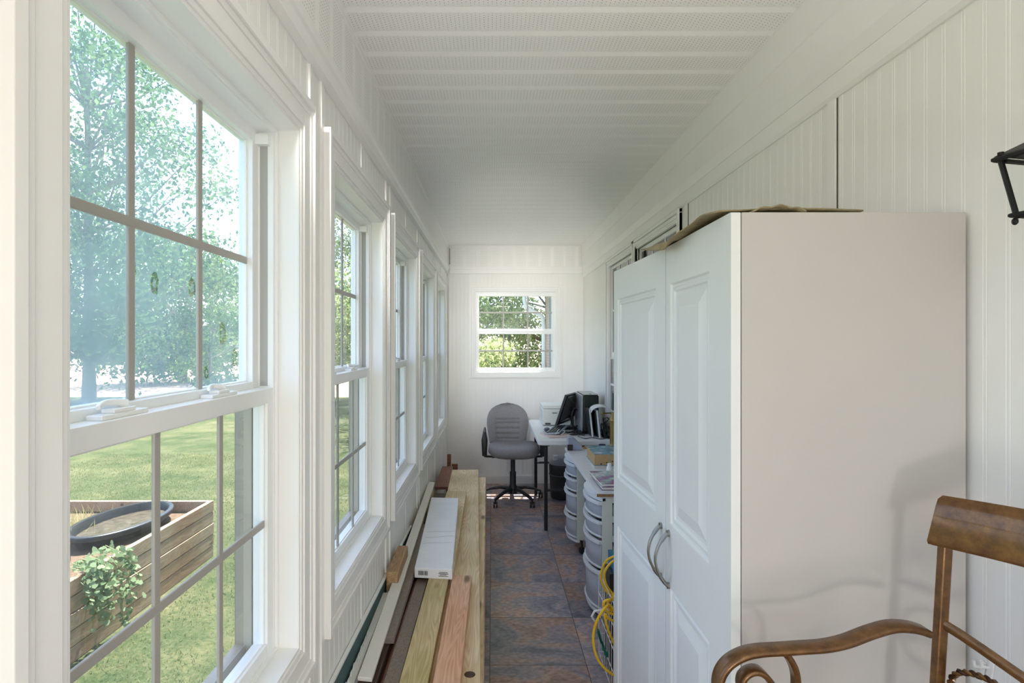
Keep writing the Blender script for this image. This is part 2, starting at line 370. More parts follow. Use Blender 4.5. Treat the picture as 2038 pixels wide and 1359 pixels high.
# J channels where the ceiling meets the walls
tm = MB()
tm.box(XL, XL+.022, YB, YE, ZC-.012, ZC+.001); tm.box(XL, XL+.004, YB, YE, ZC-.03, ZC)
tm.box(XR-.030, XR, YB, YE, ZC-.010, ZC+.001); tm.box(XL, XR, YE-.022, YE, ZC-.012, ZC+.001)
struct(tm.build('trim_1', M_trim))

NEAR0, STEP, WW, WZ0, WZ1 = .617, 1.048, .757, .742, 2.029
WINS = [NEAR0+STEP*i for i in range(-3, 5)]
# left wall: beadboard with window openings, then the soffit band above the trim board
wl = MB()
def wl_panel(y0, y1, z0, z1):
    if y1-y0 < .004: return
    wl.strip(bead_line(0, y0, y1, lambda u, d: (XL+d, u, z0)), (0, 0, z1-z0))
    wl.box(-.60, XL-.003, y0, y1, z0, z1)
edges = [YB]
for y in WINS: edges += [y, y+WW]
edges.append(YE)
for i in range(0, len(edges), 2): wl_panel(edges[i], edges[i+1], 0, ZC)
for y in WINS: wl_panel(y, y+WW, 0, WZ0); wl_panel(y, y+WW, WZ1, ZC)
struct(wl.build('wall_left', M_wall, recalc=False))
# vertical soffit bands on the left and end walls
sb = MB().strip(rib_profile(YB, YE-.001, .05, lambda u, d: (XL+.014-d, u, Z_T1)), (0, 0, ZC-.012-Z_T1))
struct(sb.build('trim_2', soffit_mat('left band soffit', (1, 2), .05), recalc=False))
sb = MB().strip(rib_profile(XL+.014, XR, -.405, lambda u, d: (u, YE-.014+d, Z_T1)), (0, 0, ZC-.012-Z_T1))
sb.box(XL+.030, XL+.036, YE-.018, YE-.012, Z_T1+.03, ZC-.03, mi=1)
struct(sb.build('trim_3', [soffit_mat('end band soffit', (0, 2), -.405), M_gap], recalc=False))
# trim boards (stepped profile) round the top of the walls
tb = MB()
tb.prism([(XL, YB, Z_T2), (XL+.022, YB, Z_T2), (XL+.022, YB, Z_T1-.03), (XL+.030, YB, Z_T1-.022), (XL+.030, YB, Z_T1+.003), (XL, YB, Z_T1+.003)], (0, YE-YB, 0))
tb.box(XL, XL+.026, YB, YE, Z_T2-.0015, Z_T2+.012)
tb.box(XL+.03, XR, YE-.022, YE, Z_T2, Z_T1-.02); tb.box(XL+.03, XR, YE-.030, YE, Z_T1-.025, Z_T1+.003)
struct(tb.build('trim_4', M_trim, bevel=.002))
tb = MB()   # right side: a cove, then a flat board
tb.prism([(XR, YB, 2.262), (XR-.006, YB, 2.262), (XR-.020, YB, 2.30), (XR-.026, YB, 2.41), (XR-.022, YB, 2.425), (XR-.030, YB, ZC-.01), (XR, YB, ZC-.01)], (0, YE-YB-.03, 0))
struct(tb.build('trim_5', M_trim))
tb = MB().prism([(XR, YB, 2.19), (XR-.006, YB, 2.19), (XR-.014, YB, 2.20), (XR-.014, YB, 2.255), (XR, YB, 2.257)], (0, YE-YB-.03, 0))
struct(tb.build('trim_6', M_trim, bevel=.0015))
# battens
bt = MB()
for i in range(-3, 5):
    y = NEAR0+STEP*i
    for yy in (y-.085-.022, y+WW+.085):
        bt.box(XL, XL+.006, yy, yy+.022, 0, Z_T2); bt.box(XL, XL+.0012, yy+.022, yy+.0245, 0, Z_T2, mi=1)
    bt.box(XL, XL+.003, y+WW*.5, y+WW*.5+.03, WZ1+.085, Z_T2); bt.box(XL, XL+.003, y+WW*.5, y+WW*.5+.03, 0, WZ0-.085)
struct(bt.build('trim_7', [M_trim, M_gap]))
bt = MB()
for yy in (1.57, 2.76):
    bt.box(XR-.008, XR, yy, yy+.035, 0, 2.19); bt.box(XR-.002, XR, yy-.004, yy, 0, 2.19, mi=1)
struct(bt.build('trim_8', [M_trim, M_gap]))
bt = MB()
for (px, z0, z1) in ((941, 0, 1.12), (1036, 0, 1.12), (1115, 0, 1.12), (939, 2.12, Z_T2), (1036, 2.12, Z_T2), (1114, 2.12, Z_T2)):
    X = (px-979)*YE/F; bt.box(X-.013, X+.013, YE-.008, YE, z0, z1)
struct(bt.build('trim_9', M_trim))
# right wall with the opening for the inner window
RW0, RW1, RZ0, RZ1 = 2.90, 4.63, .90, 2.137
wr = MB()
def wr_panel(y0, y1, z0, z1):
    wr.strip(bead_line(0, y0, y1, lambda u, d: (XR-d, u, z0)), (0, 0, z1-z0)); wr.box(XR+.003, 1.10, y0, y1, z0, z1)
wr_panel(YB, RW0, 0, ZC); wr_panel(RW1, YE, 0, ZC); wr_panel(RW0, RW1, 0, RZ0); wr_panel(RW0, RW1, RZ1, ZC)
struct(wr.build('wall_right', M_wall, recalc=False))
# end wall
EX0, EX1, EZ0, EZ1 = -.180, .690, 1.183, 2.052
we = MB()
def we_panel(x0, x1, z0, z1):
    we.strip(bead_line(0, x0, x1, lambda u, d: (u, YE-d, z0), pitch=.042), (0, 0, z1-z0)); we.box(x0, x1, YE+.003, YE+.13, z0, z1)
we_panel(XL, EX0, 0, ZC); we_panel(EX1, XR, 0, ZC); we_panel(EX0, EX1, 0, EZ0); we_panel(EX0, EX1, EZ1, ZC)
struct(we.build('wall_end', M_wall, recalc=False))
bb = MB().box(XL+.002, XR, YE-.014, YE, 0, .085); bb.box(XL+.002, XR, YE-.010, YE, .085, .097)
struct(bb.build('baseboard_end', M_trim, bevel=.002))
bb = MB().box(XR-.014, XR, YB, YE-.015, 0, .09)
struct(bb.build('baseboard_right', M_trim, bevel=.002))
# back wall with a wide glazed opening (behind the photographer)
wb = MB().box(-.60, -.30, YB-.1, YB, 0, ZC); wb.box(.80, 1.10, YB-.1, YB, 0, ZC); wb.box(-.30, .80, YB-.1, YB, 2.1, ZC)
struct(wb.build('wall_back', M_wall))
dr = sempty('door_1', (.25, YB-.05, 0))
f = MB()
for a, b in ((-.30, -.24), (.22, .28), (.74, .80)): f.box(a, b, YB-.07, YB-.03, 0, 2.1)
f.box(-.24, .74, YB-.07, YB-.03, 0, .08); f.box(-.24, .74, YB-.07, YB-.03, 2.02, 2.1)
f.build('door_frame', M_vinyl, dr); B(-.24, .74, YB-.052, YB-.048, .08, 2.02).build('pane', G_clear, dr)
for (lx, ly) in ((.25, -.7), (.25, -2.1)):  # made-up fixtures added round the two disk fill lights
    t = thing('fill_fixture', 'added round white fill light fixture behind the viewer' + (' nearest the wall lantern' if ly > -1 else ' nearest the back door'), 'lamp', (lx, ly, ZC))
    MB().lathe([(0, 0), (.06, 0), (.06, -.03), (.235, -.05), (.24, -.085), (.225, -.085), (.22, -.06), (0, -.055)], (lx, ly, ZC), 32).build('fixture_body', M_vinyl, t, smooth=True)

# ------------------------------------------------------------------ windows
def make_window(name, mp, loc, w, z0, z1, zm, lock=True, casing=.085, film=(None, None), screen=True, tr=(.020, .030), sp=(.030, .030, .036), ncol=3, depth=.12, glassmat=None, muntcol=M_muntin, taupe=True):
    """mp(u, n, v) -> 3d point; u along the wall, n towards the room, v up"""
    root = sempty(name, loc)
    def bx(mb, u0, u1, n0, n1, v0, v1, mi=0):
        mb.hexa([mp(*q) for q in ((u0,n0,v0),(u1,n0,v0),(u1,n1,v0),(u0,n1,v0),(u0,n0,v1),(u1,n0,v1),(u1,n1,v1),(u0,n1,v1))], mi)
    def ring(mb, u0, u1, v0, v1, wd, n0, n1, mi=0):
        a, b, c_, d = wd if isinstance(wd, tuple) else (wd,)*4      # left right bottom top
        bx(mb, u0, u0+a, n0, n1, v0, v1, mi); bx(mb, u1-b, u1, n0, n1, v0, v1, mi)
        bx(mb, u0+a, u1-b, n0, n1, v0, v0+c_, mi); bx(mb, u0+a, u1-b, n0, n1, v1-d, v1, mi)
    c = MB(); k = casing
    for (a, t0) in ((0, .012), (.012, .016), (.052, .019), (k-.018, .025)):        # stepped colonial profile
        aa = (.012, .052, k-.018, k)[(0, .012, .052, k-.018).index(a)]
        ring(c, -aa, w+aa, z0-aa, z1+aa, aa-a, -.001, t0)
    c.build('casing', M_trim, root, bevel=.0015)
    j = MB(); ring(j, -.001, w+.001, z0-.001, z1+.001, .009, -depth+.055, .008); j.build('jamb', M_trim, root)
    fr = MB(); ring(fr, .008, w-.008, z0+.008, z1-.008, (sp[0]-.008, sp[0]-.008, .014, .014), -depth, -.046)
    ring(fr, .008, w-.008, z0+.008, z1-.008, (.012, .012, .010, .010), -.060, -.040)
    fr.build('frame', M_vinyl, root, bevel=.001)
    s = sp[0]; st = sp[2]
    def sash(nm, v0, v1, n0, n1, rb, rt, gm, gn):
        m = MB(); ring(m, s-.004, w-s+.004, v0, v1, (st, st, rb, rt), n0, n1)
        ring(m, s+st-.006, w-s-st+.006, v0+rb-.004, v1-rt+.004, .007, gn-.008, gn+.008)
        so = m.build(nm, M_vinyl, root, bevel=.0015)
        g = MB(); bx(g, s+st-.006, w-s-st+.006, gn-.002, gn+.002, v0+rb-.002, v1-rt+.002); g.build('pane', gm, so)
        mu = MB(); a, b = s+st-.002, w-s-st+.002; mw = .0085
        for q in range(1, ncol): bx(mu, a+(b-a)*q/ncol-mw, a+(b-a)*q/ncol+mw, gn+.003, gn+.009, v0+rb, v1-rt)
        vm = (v0+rb+v1-rt)/2; bx(mu, a, b, gn+.0035, gn+.0095, vm-mw, vm+mw); mu.build('muntins', muntcol, so, bevel=.002)
        return so
    gu = glassmat or film[0] or G_light; gd = glassmat or film[1] or G_clear
    up = sash('upper_sash', zm, z1-tr[0], -depth+.004, -depth+.0375, .022, tr[1], gu, -depth+.017)
    lo = sash('lower_sash', z0+.018, zm+.006, -depth+.038, -.047, .030, .035, gd, -depth+.058)
    if lock:
        for q in (.265, .665):
            u = w*q; L = MB(); zt = zm+.006
            bx(L, u-.052, u+.052, -.078, -.054, zt, zt+.007); bx(L, u-.024, u+.024, -.076, -.056, zt+.007, zt+.013)
            pts = [mp(u+.018-.062*t/8, -.066-.010*math.sin(t/8*PI), zt+.017+.004*math.sin(t/8*PI)) for t in range(9)]
            L.tube(pts, [.0068-.0004*t for t in range(9)], 8)
            L.build('sash_lock', M_vinyl, lo, bevel=.002)
    if taupe:
        t = MB(); zz = zm-.004
        bx(t, s, s+.030, -depth-.006, -depth+.034, z0+.02, zz); bx(t, w-s-.030, w-s, -depth-.006, -depth+.034, z0+.02, zz)
        bx(t, s+.03, w-s-.03, -depth-.006, -depth+.02, z0+.02, z0+.045)
        t.build('screen_track', M_taupe, root)
    if screen:
        t = MB(); bx(t, s+.03, w-s-.03, -depth-.004, -depth-.003, z0+.045, zm-.004); t.build('insect_screen', M_screen, root)
    t = MB()
    for (u0, u1) in ((s-.0235, s-.021), (w-s+.021, w-s+.0235)): bx(t, u0+.002, u1-.0, -.0455, -.0395, zm+.03, z1-.05)
    a = w-s-.001
    bx(t, a, a+.002, -.078, -.060, zm+.01, z1-.055); t.build('balance_track', mat('grey track', (.42, .42, .40), .5) if 'grey track' not in bpy.data.materials else bpy.data.materials['grey track'], root)
    t = MB(); bx(t, w-s-.018, w-s+.002, -.084, -.052, z1-.055, z1-.030); t.build('track_cap', M_vinyl, root, bevel=.002)
    return root
ZM = 1.386
for i, y in enumerate(sorted(WINS, key=lambda q: (q < .5, q))):
    if i == 0:
        w0 = make_window('window_1', lambda u, n, v, y=y: (XL+n, y+u, v), (XL, y, WZ0), WW, WZ0, WZ1, ZM, film=(G_dirty, G_clear))
    elif i == 1:
        w1 = make_window('window_2', lambda u, n, v, y=y: (XL+n, y+u, v), (XL, y, WZ0), WW, WZ0, WZ1, ZM)
    else:
        c = copy_tree(w1); c.name = 'window_%d' % (i+1 if y > .5 else i+3); c.location.y = y
make_window('window_6', lambda u, n, v: (EX0+u, YE-n, v), (EX0, YE, EZ0), EX1-EX0, EZ0, EZ1, 1.625, casing=.055, film=(G_light, G_clear), lock=False, screen=False, sp=(.012, .012, .030), depth=.10, taupe=False)
def inner_glass():
    m, n, l, p = new_mat('dark window of the house'); p.inputs['Base Color'].default_value = (.035, .035, .035, 1); p.inputs['Roughness'].default_value = .02
    p.inputs['Specular IOR Level'].default_value = .9; return m
G_inner = inner_glass()
wm = (RW0+RW1)/2
for i, (a, b) in enumerate(((RW0, wm-.02), (wm+.02, RW1))):
    make_window('window_%d' % (7+i), lambda u, n, v, a=a: (XR-(n if n > 0 else n*.4), a+u, v), (XR, a, RZ0), b-a, RZ0, RZ1, 1.40, casing=.050, tr=(.008, .024), glassmat=G_inner, lock=False, screen=False, muntcol=M_trim, sp=(.014, .014, .028), depth=.075, taupe=False)
struct(B(1.09, 1.11, RW0-.1, RW1+.1, RZ0-.1, RZ1+.1).build('dark_backing', mat('dark sheet for unlit room', (.03, .03, .03), .9)))  # sheet coloured dark to stand for the unlit room behind the glass

# ------------------------------------------------------------------ wardrobe
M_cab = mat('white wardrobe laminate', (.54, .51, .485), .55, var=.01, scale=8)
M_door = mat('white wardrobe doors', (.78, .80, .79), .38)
M_nickel = mat('brushed nickel', (.33, .32, .29), .32, .9)
CZ = 1.766; CY0 = 1.133; CY1 = 2.084
cab = thing('wardrobe', 'tall white two-door wardrobe with raised panels standing against the right wall', 'wardrobe', (.75, 1.6, 0))
m = MB()
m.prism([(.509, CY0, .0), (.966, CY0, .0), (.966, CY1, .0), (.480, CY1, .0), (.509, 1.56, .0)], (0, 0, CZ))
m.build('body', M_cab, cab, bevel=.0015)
def cab_door(x0, y0, x1, y1, hand):
    d = Vector((x1-x0, y1-y0, 0)); L = d.length; d.normalize(); nrm = Vector((-d.y, d.x, 0))
    if nrm.x > 0: nrm = -nrm
    O = Vector((x0, y0, 0))
    P = lambda u, n, v: O+d*u+nrm*n+Vector((0, 0, v))
    m = MB(); z0, z1 = .02, CZ; T = .0
    def pan(u0, u1, v0, v1, steps):
        rings = [[P(a, n, b) for a, b in ((u0+i, v0+i), (u1-i, v0+i), (u1-i, v1-i), (u0+i, v1-i))] for (i, n) in steps]
        for r0, r1 in zip(rings, rings[1:]):
            for k in range(4): m.add([r0[k], r0[(k+1) % 4], r1[(k+1) % 4], r1[k]], [(0, 1, 2, 3)])
        m.add(rings[-1], [(0, 1, 2, 3)])
    u0, u1 = hand['m']
    pans = ((u0, u1, .16, .83), (u0, u1, 1.005, 1.66))
    st = [(0, 0), (.004, -.006), (.014, -.007), (.018, -.0035), (.026, -.0035), (.030, -.008), (.050, -.0015), (.052, .0)]
    st = [(0, 0), (.003, -.007), (.010, -.0075), (.013, -.0035), (.020, -.0035), (.023, -.0085), (.034, -.0085), (.066, -.001)]
    us = [0, u0, u1, L]; vs = [z0, .16, .83, 1.005, 1.66, z1]
    for i in range(3):
        for j in range(5):
            if i == 1 and j in (1, 3): continue
            m.add([P(us[i], 0, vs[j]), P(us[i+1], 0, vs[j]), P(us[i+1], 0, vs[j+1]), P(us[i], 0, vs[j+1])], [(0, 1, 2, 3)])
    for q in pans: pan(*q, st)
    e = .0205
    for a, b in (((0, z0), (L, z0)), ((L, z0), (L, z1)), ((L, z1), (0, z1)), ((0, z1), (0, z0))):
        m.add([P(a[0], 0, a[1]), P(b[0], 0, b[1]), P(b[0], -e, b[1]), P(a[0], -e, a[1])], [(0, 1, 2, 3)])
    m.add([P(0, -e, z0), P(L, -e, z0), P(L, -e, z1), P(0, -e, z1)], [(0, 1, 2, 3)])
    o = m.build('door', M_door, cab, bevel=.002, merge=True)
    h = MB(); hu = hand['h']; zc = hand['z']; hh = .072
    pts = [P(hu, .004+.034*math.sin(PI*t/16)**.8, zc-hh+2*hh*t/16) for t in range(17)]
    h.tube(pts, [(.0065, .0038) if 2 < t < 14 else (.0075, .0055) for t in range(17)], 10)
    for s in (-1, 1): h.tube([P(hu, -.001, zc+s*hh), P(hu, .006, zc+s*hh)], .009, 12)
    h.build('handle', M_nickel, o, smooth=True)
cab_door(.487, CY0, .487, 1.556, dict(m=(.115, .385), h=.423-.028, z=.905))
cab_door(.4866, 1.561, .457, CY1, dict(m=(.078, .475), h=.030, z=.905))
# folded tan cloth on the wardrobe
M_tan = mat('olive tan cloth', (.30, .245, .14), .9, var=.2, scale=60, bump=.4, bscale=300)
def cl(u, v):
    y = 1.16+.50*u; x = .475+.30*v+.0*u
    h = .004+.010*abs(math.sin(u*5.2+v*2.5))*(1-v*.5)
    if v < .12: x = .470+.05*v
    z = CZ+h
    lip = max(0, (.14-v)/.14)
    x -= .030*lip*(u**.8); z -= (.045*lip*math.sin(u*PI*.9)**2*u + .0*u)
    x -= .006*math.sin(u*17)*lip
    return (x, y, z+.003)
tag(MB().grid(cl, 40, 20).build('folded_cloth', M_tan, smooth=True, solid=.003, recalc=False), 'olive tan cloth lying on top of the white wardrobe and hanging over its door', 'cloth')
def cl2(u, v):
    return (.535+.11*u, 1.14+.24*v, CZ+.003+.010*math.sin(u*PI)*(1-.4*v)+.004*math.sin(u*9+v*4)**2)
tag(MB().grid(cl2, 20, 10).build('cloth_scrap', M_tan, smooth=True, solid=.003, recalc=False), 'thin brown cloth edge lying flat on the near end of the wardrobe top', 'cloth')

# ------------------------------------------------------------------ lumber pile
def board(name, label, xa, ya, xb, yb, w, z0, t, material, cat='lumber', group=None, z1=None, bev=.003, roll=0):
    """xa,xb = centre x at the near and far end; z0 underside at the near end, z1 at the far end"""
    z1 = z0 if z1 is None else z1
    d = Vector((xb-xa, yb-ya, 0)).normalized(); s = Vector((d.y, -d.x, 0))*w/2
    cr, sr = math.cos(roll), math.sin(roll)
    def q(x, y, z, a, b): return Vector((x, y, z))+s*a*cr+Vector((0, 0, a*w/2*sr+b*t))
    m = MB().hexa([q(xa,ya,z0,-1,0), q(xa,ya,z0,1,0), q(xb,yb,z1,1,0), q(xb,yb,z1,-1,0), q(xa,ya,z0,-1,1), q(xa,ya,z0,1,1), q(xb,yb,z1,1,1), q(xb,yb,z1,-1,1)])
    o = m.build(name, material, bevel=bev); tag(o, label, cat, group); return o
ordw = ['bottom', 'second', 'third', 'fourth', 'fifth', 'sixth', 'seventh', 'eighth', 'ninth']
rr = random.Random(3)
for k in range(9):
    j = rr.uniform(-.006, .006)
    board('lumber_board', 'wide pine board in the pile beside the walkway, %s up from the floor' % ordw[k],
          -.158+j, 1.0+rr.uniform(-.1, .1), -.185+j, 4.72+rr.uniform(-.12, .30), .262+rr.uniform(-.008, .006), .0383*k, .0375, [W_pine, W_green, W_fir][(k*2) % 3 if k != 8 else 0], group='stacked boards under the wide plank')
topz = .3447
board('wide_plank', 'long wide yellow pine plank with a dark knot lying on top of the board stack', -.135, 1.1, -.237, 4.90, .235, topz, .038, W_pine)
kz = topz+.038
kx = (935-979)*(1.5-kz)/(1342-682); ky = F*(1.5-kz)/(1342-682)
tag(MB().lathe([(0, .0016), (.010, .0014), (.016, .0009), (.019, 0), (.019, -.002)], (kx, ky, kz), 18).build('wood_knot', mat('dark knot', (.06, .03, .015), .6, var=.5, scale=120), smooth=True), 'dark round knot in the near end of the wide pine plank', 'knot')
wz = kz+.0005
board('two_by_four', 'pinkish fir two-by-four lying on the wide plank nearest the walkway', -.152, .8, -.138, 2.583, .088, wz, .038, W_fir)
board('two_by_four', 'greenish yellow two-by-four with arched grain lying left of the pinkish one', -.256, .8, -.244, 2.58, .092, wz, .038, W_green)
board('two_by_six', 'pale pine two-by-six under the white cardboard box', -.252, 2.64, -.256, 4.05, .142, wz, .038, W_pine)
# timbers by the wall
for k in range(4):
    board('landscape_timber', 'dark weathered timber stacked low along the window wall, %s one from the floor' % ordw[k], -.366, 1.1+.03*k, -.372, 4.45-.08*k, .128, .0905*k, .0900, W_dark, group='dark timbers along the window wall')
tz = .3625
cshelf = thing('shelf_board', 'long grey-brown particle board shelf with a reddish brown rounded edge', 'shelf board', (-.33, 1.9, tz))
m = MB(); p = lambda x, y, z: (x, y, z)
m.hexa([p(-.356,1.0,tz), p(-.305,1.0,tz), p(-.300,2.60,tz), p(-.350,2.60,tz), p(-.356,1.0,tz+.034), p(-.305,1.0,tz+.034), p(-.300,2.60,tz+.034), p(-.350,2.60,tz+.034)])
m.build('board', M_particle, cshelf, bevel=.001)
MB().tube([(-.362, 1.0, tz+.018), (-.3565, 2.60, tz+.018)], (.010, ), 10).build('edge_band', M_copper, cshelf, smooth=True) if False else MB().tube([(-.3635, 1.0, tz+.017), (-.3575, 2.60, tz+.017)], .0072, 10).build('edge_band', M_copper, cshelf, smooth=True)
board('dark_strip', 'dark brown slat lying between the wall strips and the particle board shelf', -.410, 1.1, -.412, 3.05, .07, tz, .034, W_dark)
board('short_shelf_piece', 'short grey-brown board with its cut end towards the viewer, left of the shelf', -.381, 2.035, -.392, 3.30, .046, tz+.035, .028, M_particle, cat='shelf board')
board('trim_strip', 'long cream white trim strip lying lengthwise over the pile', -.400, 1.75, -.452, 4.18, .046, tz+.071, .014, mat('cream trim board', (.78, .76, .70), .4), cat='trim board', z1=tz+.078, roll=-.12)
m = MB()
a = Vector((-.440, 1.1, tz+.036)); b_ = Vector((-.457, 2.40, tz+.036))
for (o1, o2, h) in ((-.012, .010, .024), (.010, .014, .030)):
    m.hexa([a+Vector((o1,0,0)), a+Vector((o2,0,0)), b_+Vector((o2,0,0)), b_+Vector((o1,0,0)), a+Vector((o1,0,h)), a+Vector((o2,0,h)), b_+Vector((o2,0,h)), b_+Vector((o1,0,h))])
for q in range(16): m.box(-.4575, -.4545, 1.55+.035*q, 1.565+.035*q, tz+.060, tz+.0685+.004*(q % 3))
tag(m.build('vinyl_strip', M_vinyl), 'short white vinyl strip with a ragged nailing edge left of the cream trim', 'trim board')
sheet = thing('teal_sheet', 'thin dark teal sheet with a white top edge leaning on the window wall', 'panel', (-.47, 2.2, 0))
MB().hexa([(-.452,1.2,0), (-.446,1.2,0), (-.446,3.25,0), (-.452,3.25,0), (-.476,1.2,.512), (-.470,1.2,.512), (-.470,3.25,.425), (-.476,3.25,.425)]).build('panel', M_teal, sheet)
MB().hexa([(-.479,1.2,.5125), (-.467,1.2,.5125), (-.467,3.25,.4255), (-.479,3.25,.4255), (-.479,1.2,.520), (-.467,1.2,.520), (-.467,3.25,.433), (-.479,3.25,.433)]).build('edge_strip', M_vinyl, sheet)
W_block = wood_mat('cut block', (.50, .33, .18), (.40, .24, .12))
board('wood_block', 'chunky cut end of a brown wooden block lying on the strips by the window wall', -.437, 2.43, -.440, 2.75, .052, tz+.0375, .10, W_block, bev=.008)
board('wood_offcut', 'cut lumber offcut with angled end further back between wall and cream trim', -.4455, 3.28, -.450, 4.10, .040, tz, .066, W_pine, bev=.003)
board('cedar_board', 'short reddish brown cedar board at the far left end of the pile', -.39, 4.30, -.40, 5.02, .10, .3650, .022, W_cedar)
m = MB().hexa([(-.425,5.16,0), (-.385,5.16,0), (-.385,5.18,0), (-.425,5.18,0), (-.412,5.13,.47), (-.378,5.13,.47), (-.378,5.15,.47), (-.412,5.15,.47)])
tag(m.build('cedar_stake', W_cedar, bevel=.002), 'narrow red-brown stake standing in the corner behind the lumber', 'stake')
m = MB().hexa([(-.372,5.09,0), (-.315,5.09,0), (-.315,5.12,0), (-.372,5.12,0), (-.366,5.06,.395), (-.312,5.06,.395), (-.312,5.09,.395), (-.366,5.09,.395)])
tag(m.build('cedar_post', W_cedar, bevel=.002), 'wider reddish post piece standing just right of the narrow stake', 'post')
# white cardboard box
bx0 = wz+.0385
box = thing('cardboard_box', 'long flat white cardboard carton with a barcode lying on the lumber', 'box', (-.29, 3.1, bx0))
h = .046
c8 = [(-.355,2.552,bx0), (-.180,2.53,bx0), (-.222,3.70,bx0), (-.404,3.716,bx0)]
MB().hexa(c8+[(x, y, bx0+h) for x, y, z in c8]).build('carton', M_card, box, bevel=.003)
ink = mat('black ink', (.03, .03, .03), .6); bars = MB(); d = Vector((.175, -.022, 0)).normalized(); nn = Vector((-d.y, d.x, 0))
O = Vector((-.355, 2.552, bx0)); q = .018; r5 = random.Random(5)
while q < .062:
    w_ = r5.choice((.0012, .002, .003)); a = O+d*q; b2 = O+d*(q+w_)
    bars.hexa([a-nn*.0006+Vector((0,0,.014)), b2-nn*.0006+Vector((0,0,.014)), b2+nn*.0005+Vector((0,0,.014)), a+nn*.0005+Vector((0,0,.014)), a-nn*.0006+Vector((0,0,.034)), b2-nn*.0006+Vector((0,0,.034)), b2+nn*.0005+Vector((0,0,.034)), a+nn*.0005+Vector((0,0,.034))])
    q += w_+r5.choice((.0012, .0018))
bars.build('barcode', ink, box); bars = MB()
for (q0, q1, zz) in ((.115, .155, .030), (.112, .158, .024), (.118, .150, .019), (.112, .157, .013)):
    a = O+d*q0; b2 = O+d*q1
    bars.hexa([a-nn*.0006+Vector((0,0,zz)), b2-nn*.0006+Vector((0,0,zz)), b2+nn*.0005+Vector((0,0,zz)), a+nn*.0005+Vector((0,0,zz)), a-nn*.0006+Vector((0,0,zz+.0025)), b2-nn*.0006+Vector((0,0,zz+.0025)), b2+nn*.0005+Vector((0,0,zz+.0025)), a+nn*.0005+Vector((0,0,zz+.0025))])
bars.build('fine_print', ink, box)
cr = MB()
for (yy, s) in ((2.86, .004), (2.95, -.005), (3.03, .006)): cr.tube([(-.355+.15*t/6-.0, yy+s*math.sin(t)+.02*(t/6), bx0+h+.0002) for t in range(7)], .0009, 5)
cr.build('crease', mat('crease grey', (.40, .40, .43), .8), box)
# torn paper round the far end
tag(MB().grid(lambda u, v: (-.375+.15*u, 3.725+.03*v, bx0+.020+.012*math.sin(u*13)*v-.01*v), 14, 2).build('torn_cardboard', mat('torn brown card', (.25, .17, .10), .9), solid=.002, recalc=False), 'torn ragged brown cardboard at the far end of the white carton', 'cardboard scrap')

# ------------------------------------------------------------------ office chair
M_fab = mat('grey chair fabric', (.27, .26, .265), .95, var=.35, scale=260, bump=.5, bscale=500)
ch = thing('office_chair', 'dark grey swivel office chair with black five-star base on castors beside the desk', 'chair', (.20, 5.30, 0))
cx, cy = .20, 5.30
def seatf(u, v):
    th = u*2*PI
    return None
def super_pad(cx, cy, z0, z1, rx, ry, n=36, top=None):
    """rounded cushion, lathe like with a squarish outline"""
    m = MB(); prof = [(0, z0), (.6, z0), (.88, z0+(z1-z0)*.10), (1, z0+(z1-z0)*.42), (.97, z0+(z1-z0)*.75), (.85, z0+(z1-z0)*.97), (.6, z1), (.3, z1-.006), (0, z1-.008)]
    vs = []
    for (r, z) in prof:
        for j in range(n):
            th = 2*PI*j/n; c, s = math.cos(th), math.sin(th); e = (abs(c)**3.2+abs(s)**3.2)**(-1/3.2)
            vs.append((cx+rx*r*c*e, cy+ry*r*s*e, z))
    k = len(prof); fs = [(i*n+j, i*n+(j+1) % n, (i+1)*n+(j+1) % n, (i+1)*n+j) for i in range(k-1) for j in range(n)]
    m.add(vs, fs); return m
m = super_pad(cx+.01, cy-.02, .435, .535, .245, .235)
m.v = [(x, y, z-.030*max(0, (cy-.1-y)/.15)**2*.5+.012*min(1, abs((x-cx)/.2))**2*(1 if z > .5 else 0)) for x, y, z in m.v]
m.build('seat', M_fab, ch, smooth=60)
# backrest: rounded shield with horizontal rolls, leaning a little
def back_pt(u, v, side):
    # u -1..1 across, v 0..1 up
    v0 = v
    if v > .45: v = .45+.55*math.sin((v-.45)/.55*PI/2)
    z = .515+.385*v
    w = .205*math.sin(PI*min(1, (.32+.68*(1-v)**.72)*.5+.0))**.9 if v > .45 else .205*(.86+.14*(v/.45))
    if v > .45: w = .205*math.sqrt(max(0, 1-min(1, (v-.45)/.55)**3))
    x = cx-.045+w*u
    y = cy+.17+.07*v+.03*(1-u*u)
    if side: # front
        roll = 0
        if abs(u) < .62 and .10 < v < .62: roll = .012*abs(math.sin((v-.10)/.52*PI*4))
        elif .02 < v < .66: roll = .018
        else: roll = .016
        y -= .032*(1-abs(u)**4)*(1-v**10)+roll
    else: y += .018*(1-u**4)
    return (x, y, z)
m = MB(); m.grid(lambda u, v: back_pt(u*2-1, v, True), 28, 44); m.grid(lambda u, v: back_pt(1-u*2, v, False), 28, 12)
m.build('backrest', M_fab, ch, smooth=60, recalc=False)
m = MB().tube([(cx-.045, cy+.12, .44), (cx-.045, cy+.24, .45), (cx-.045, cy+.27, .56), (cx-.045, cy+.27, .66)], [(.03, .01)]*4, 8); m.build('back_bracket', M_black, ch, smooth=True)
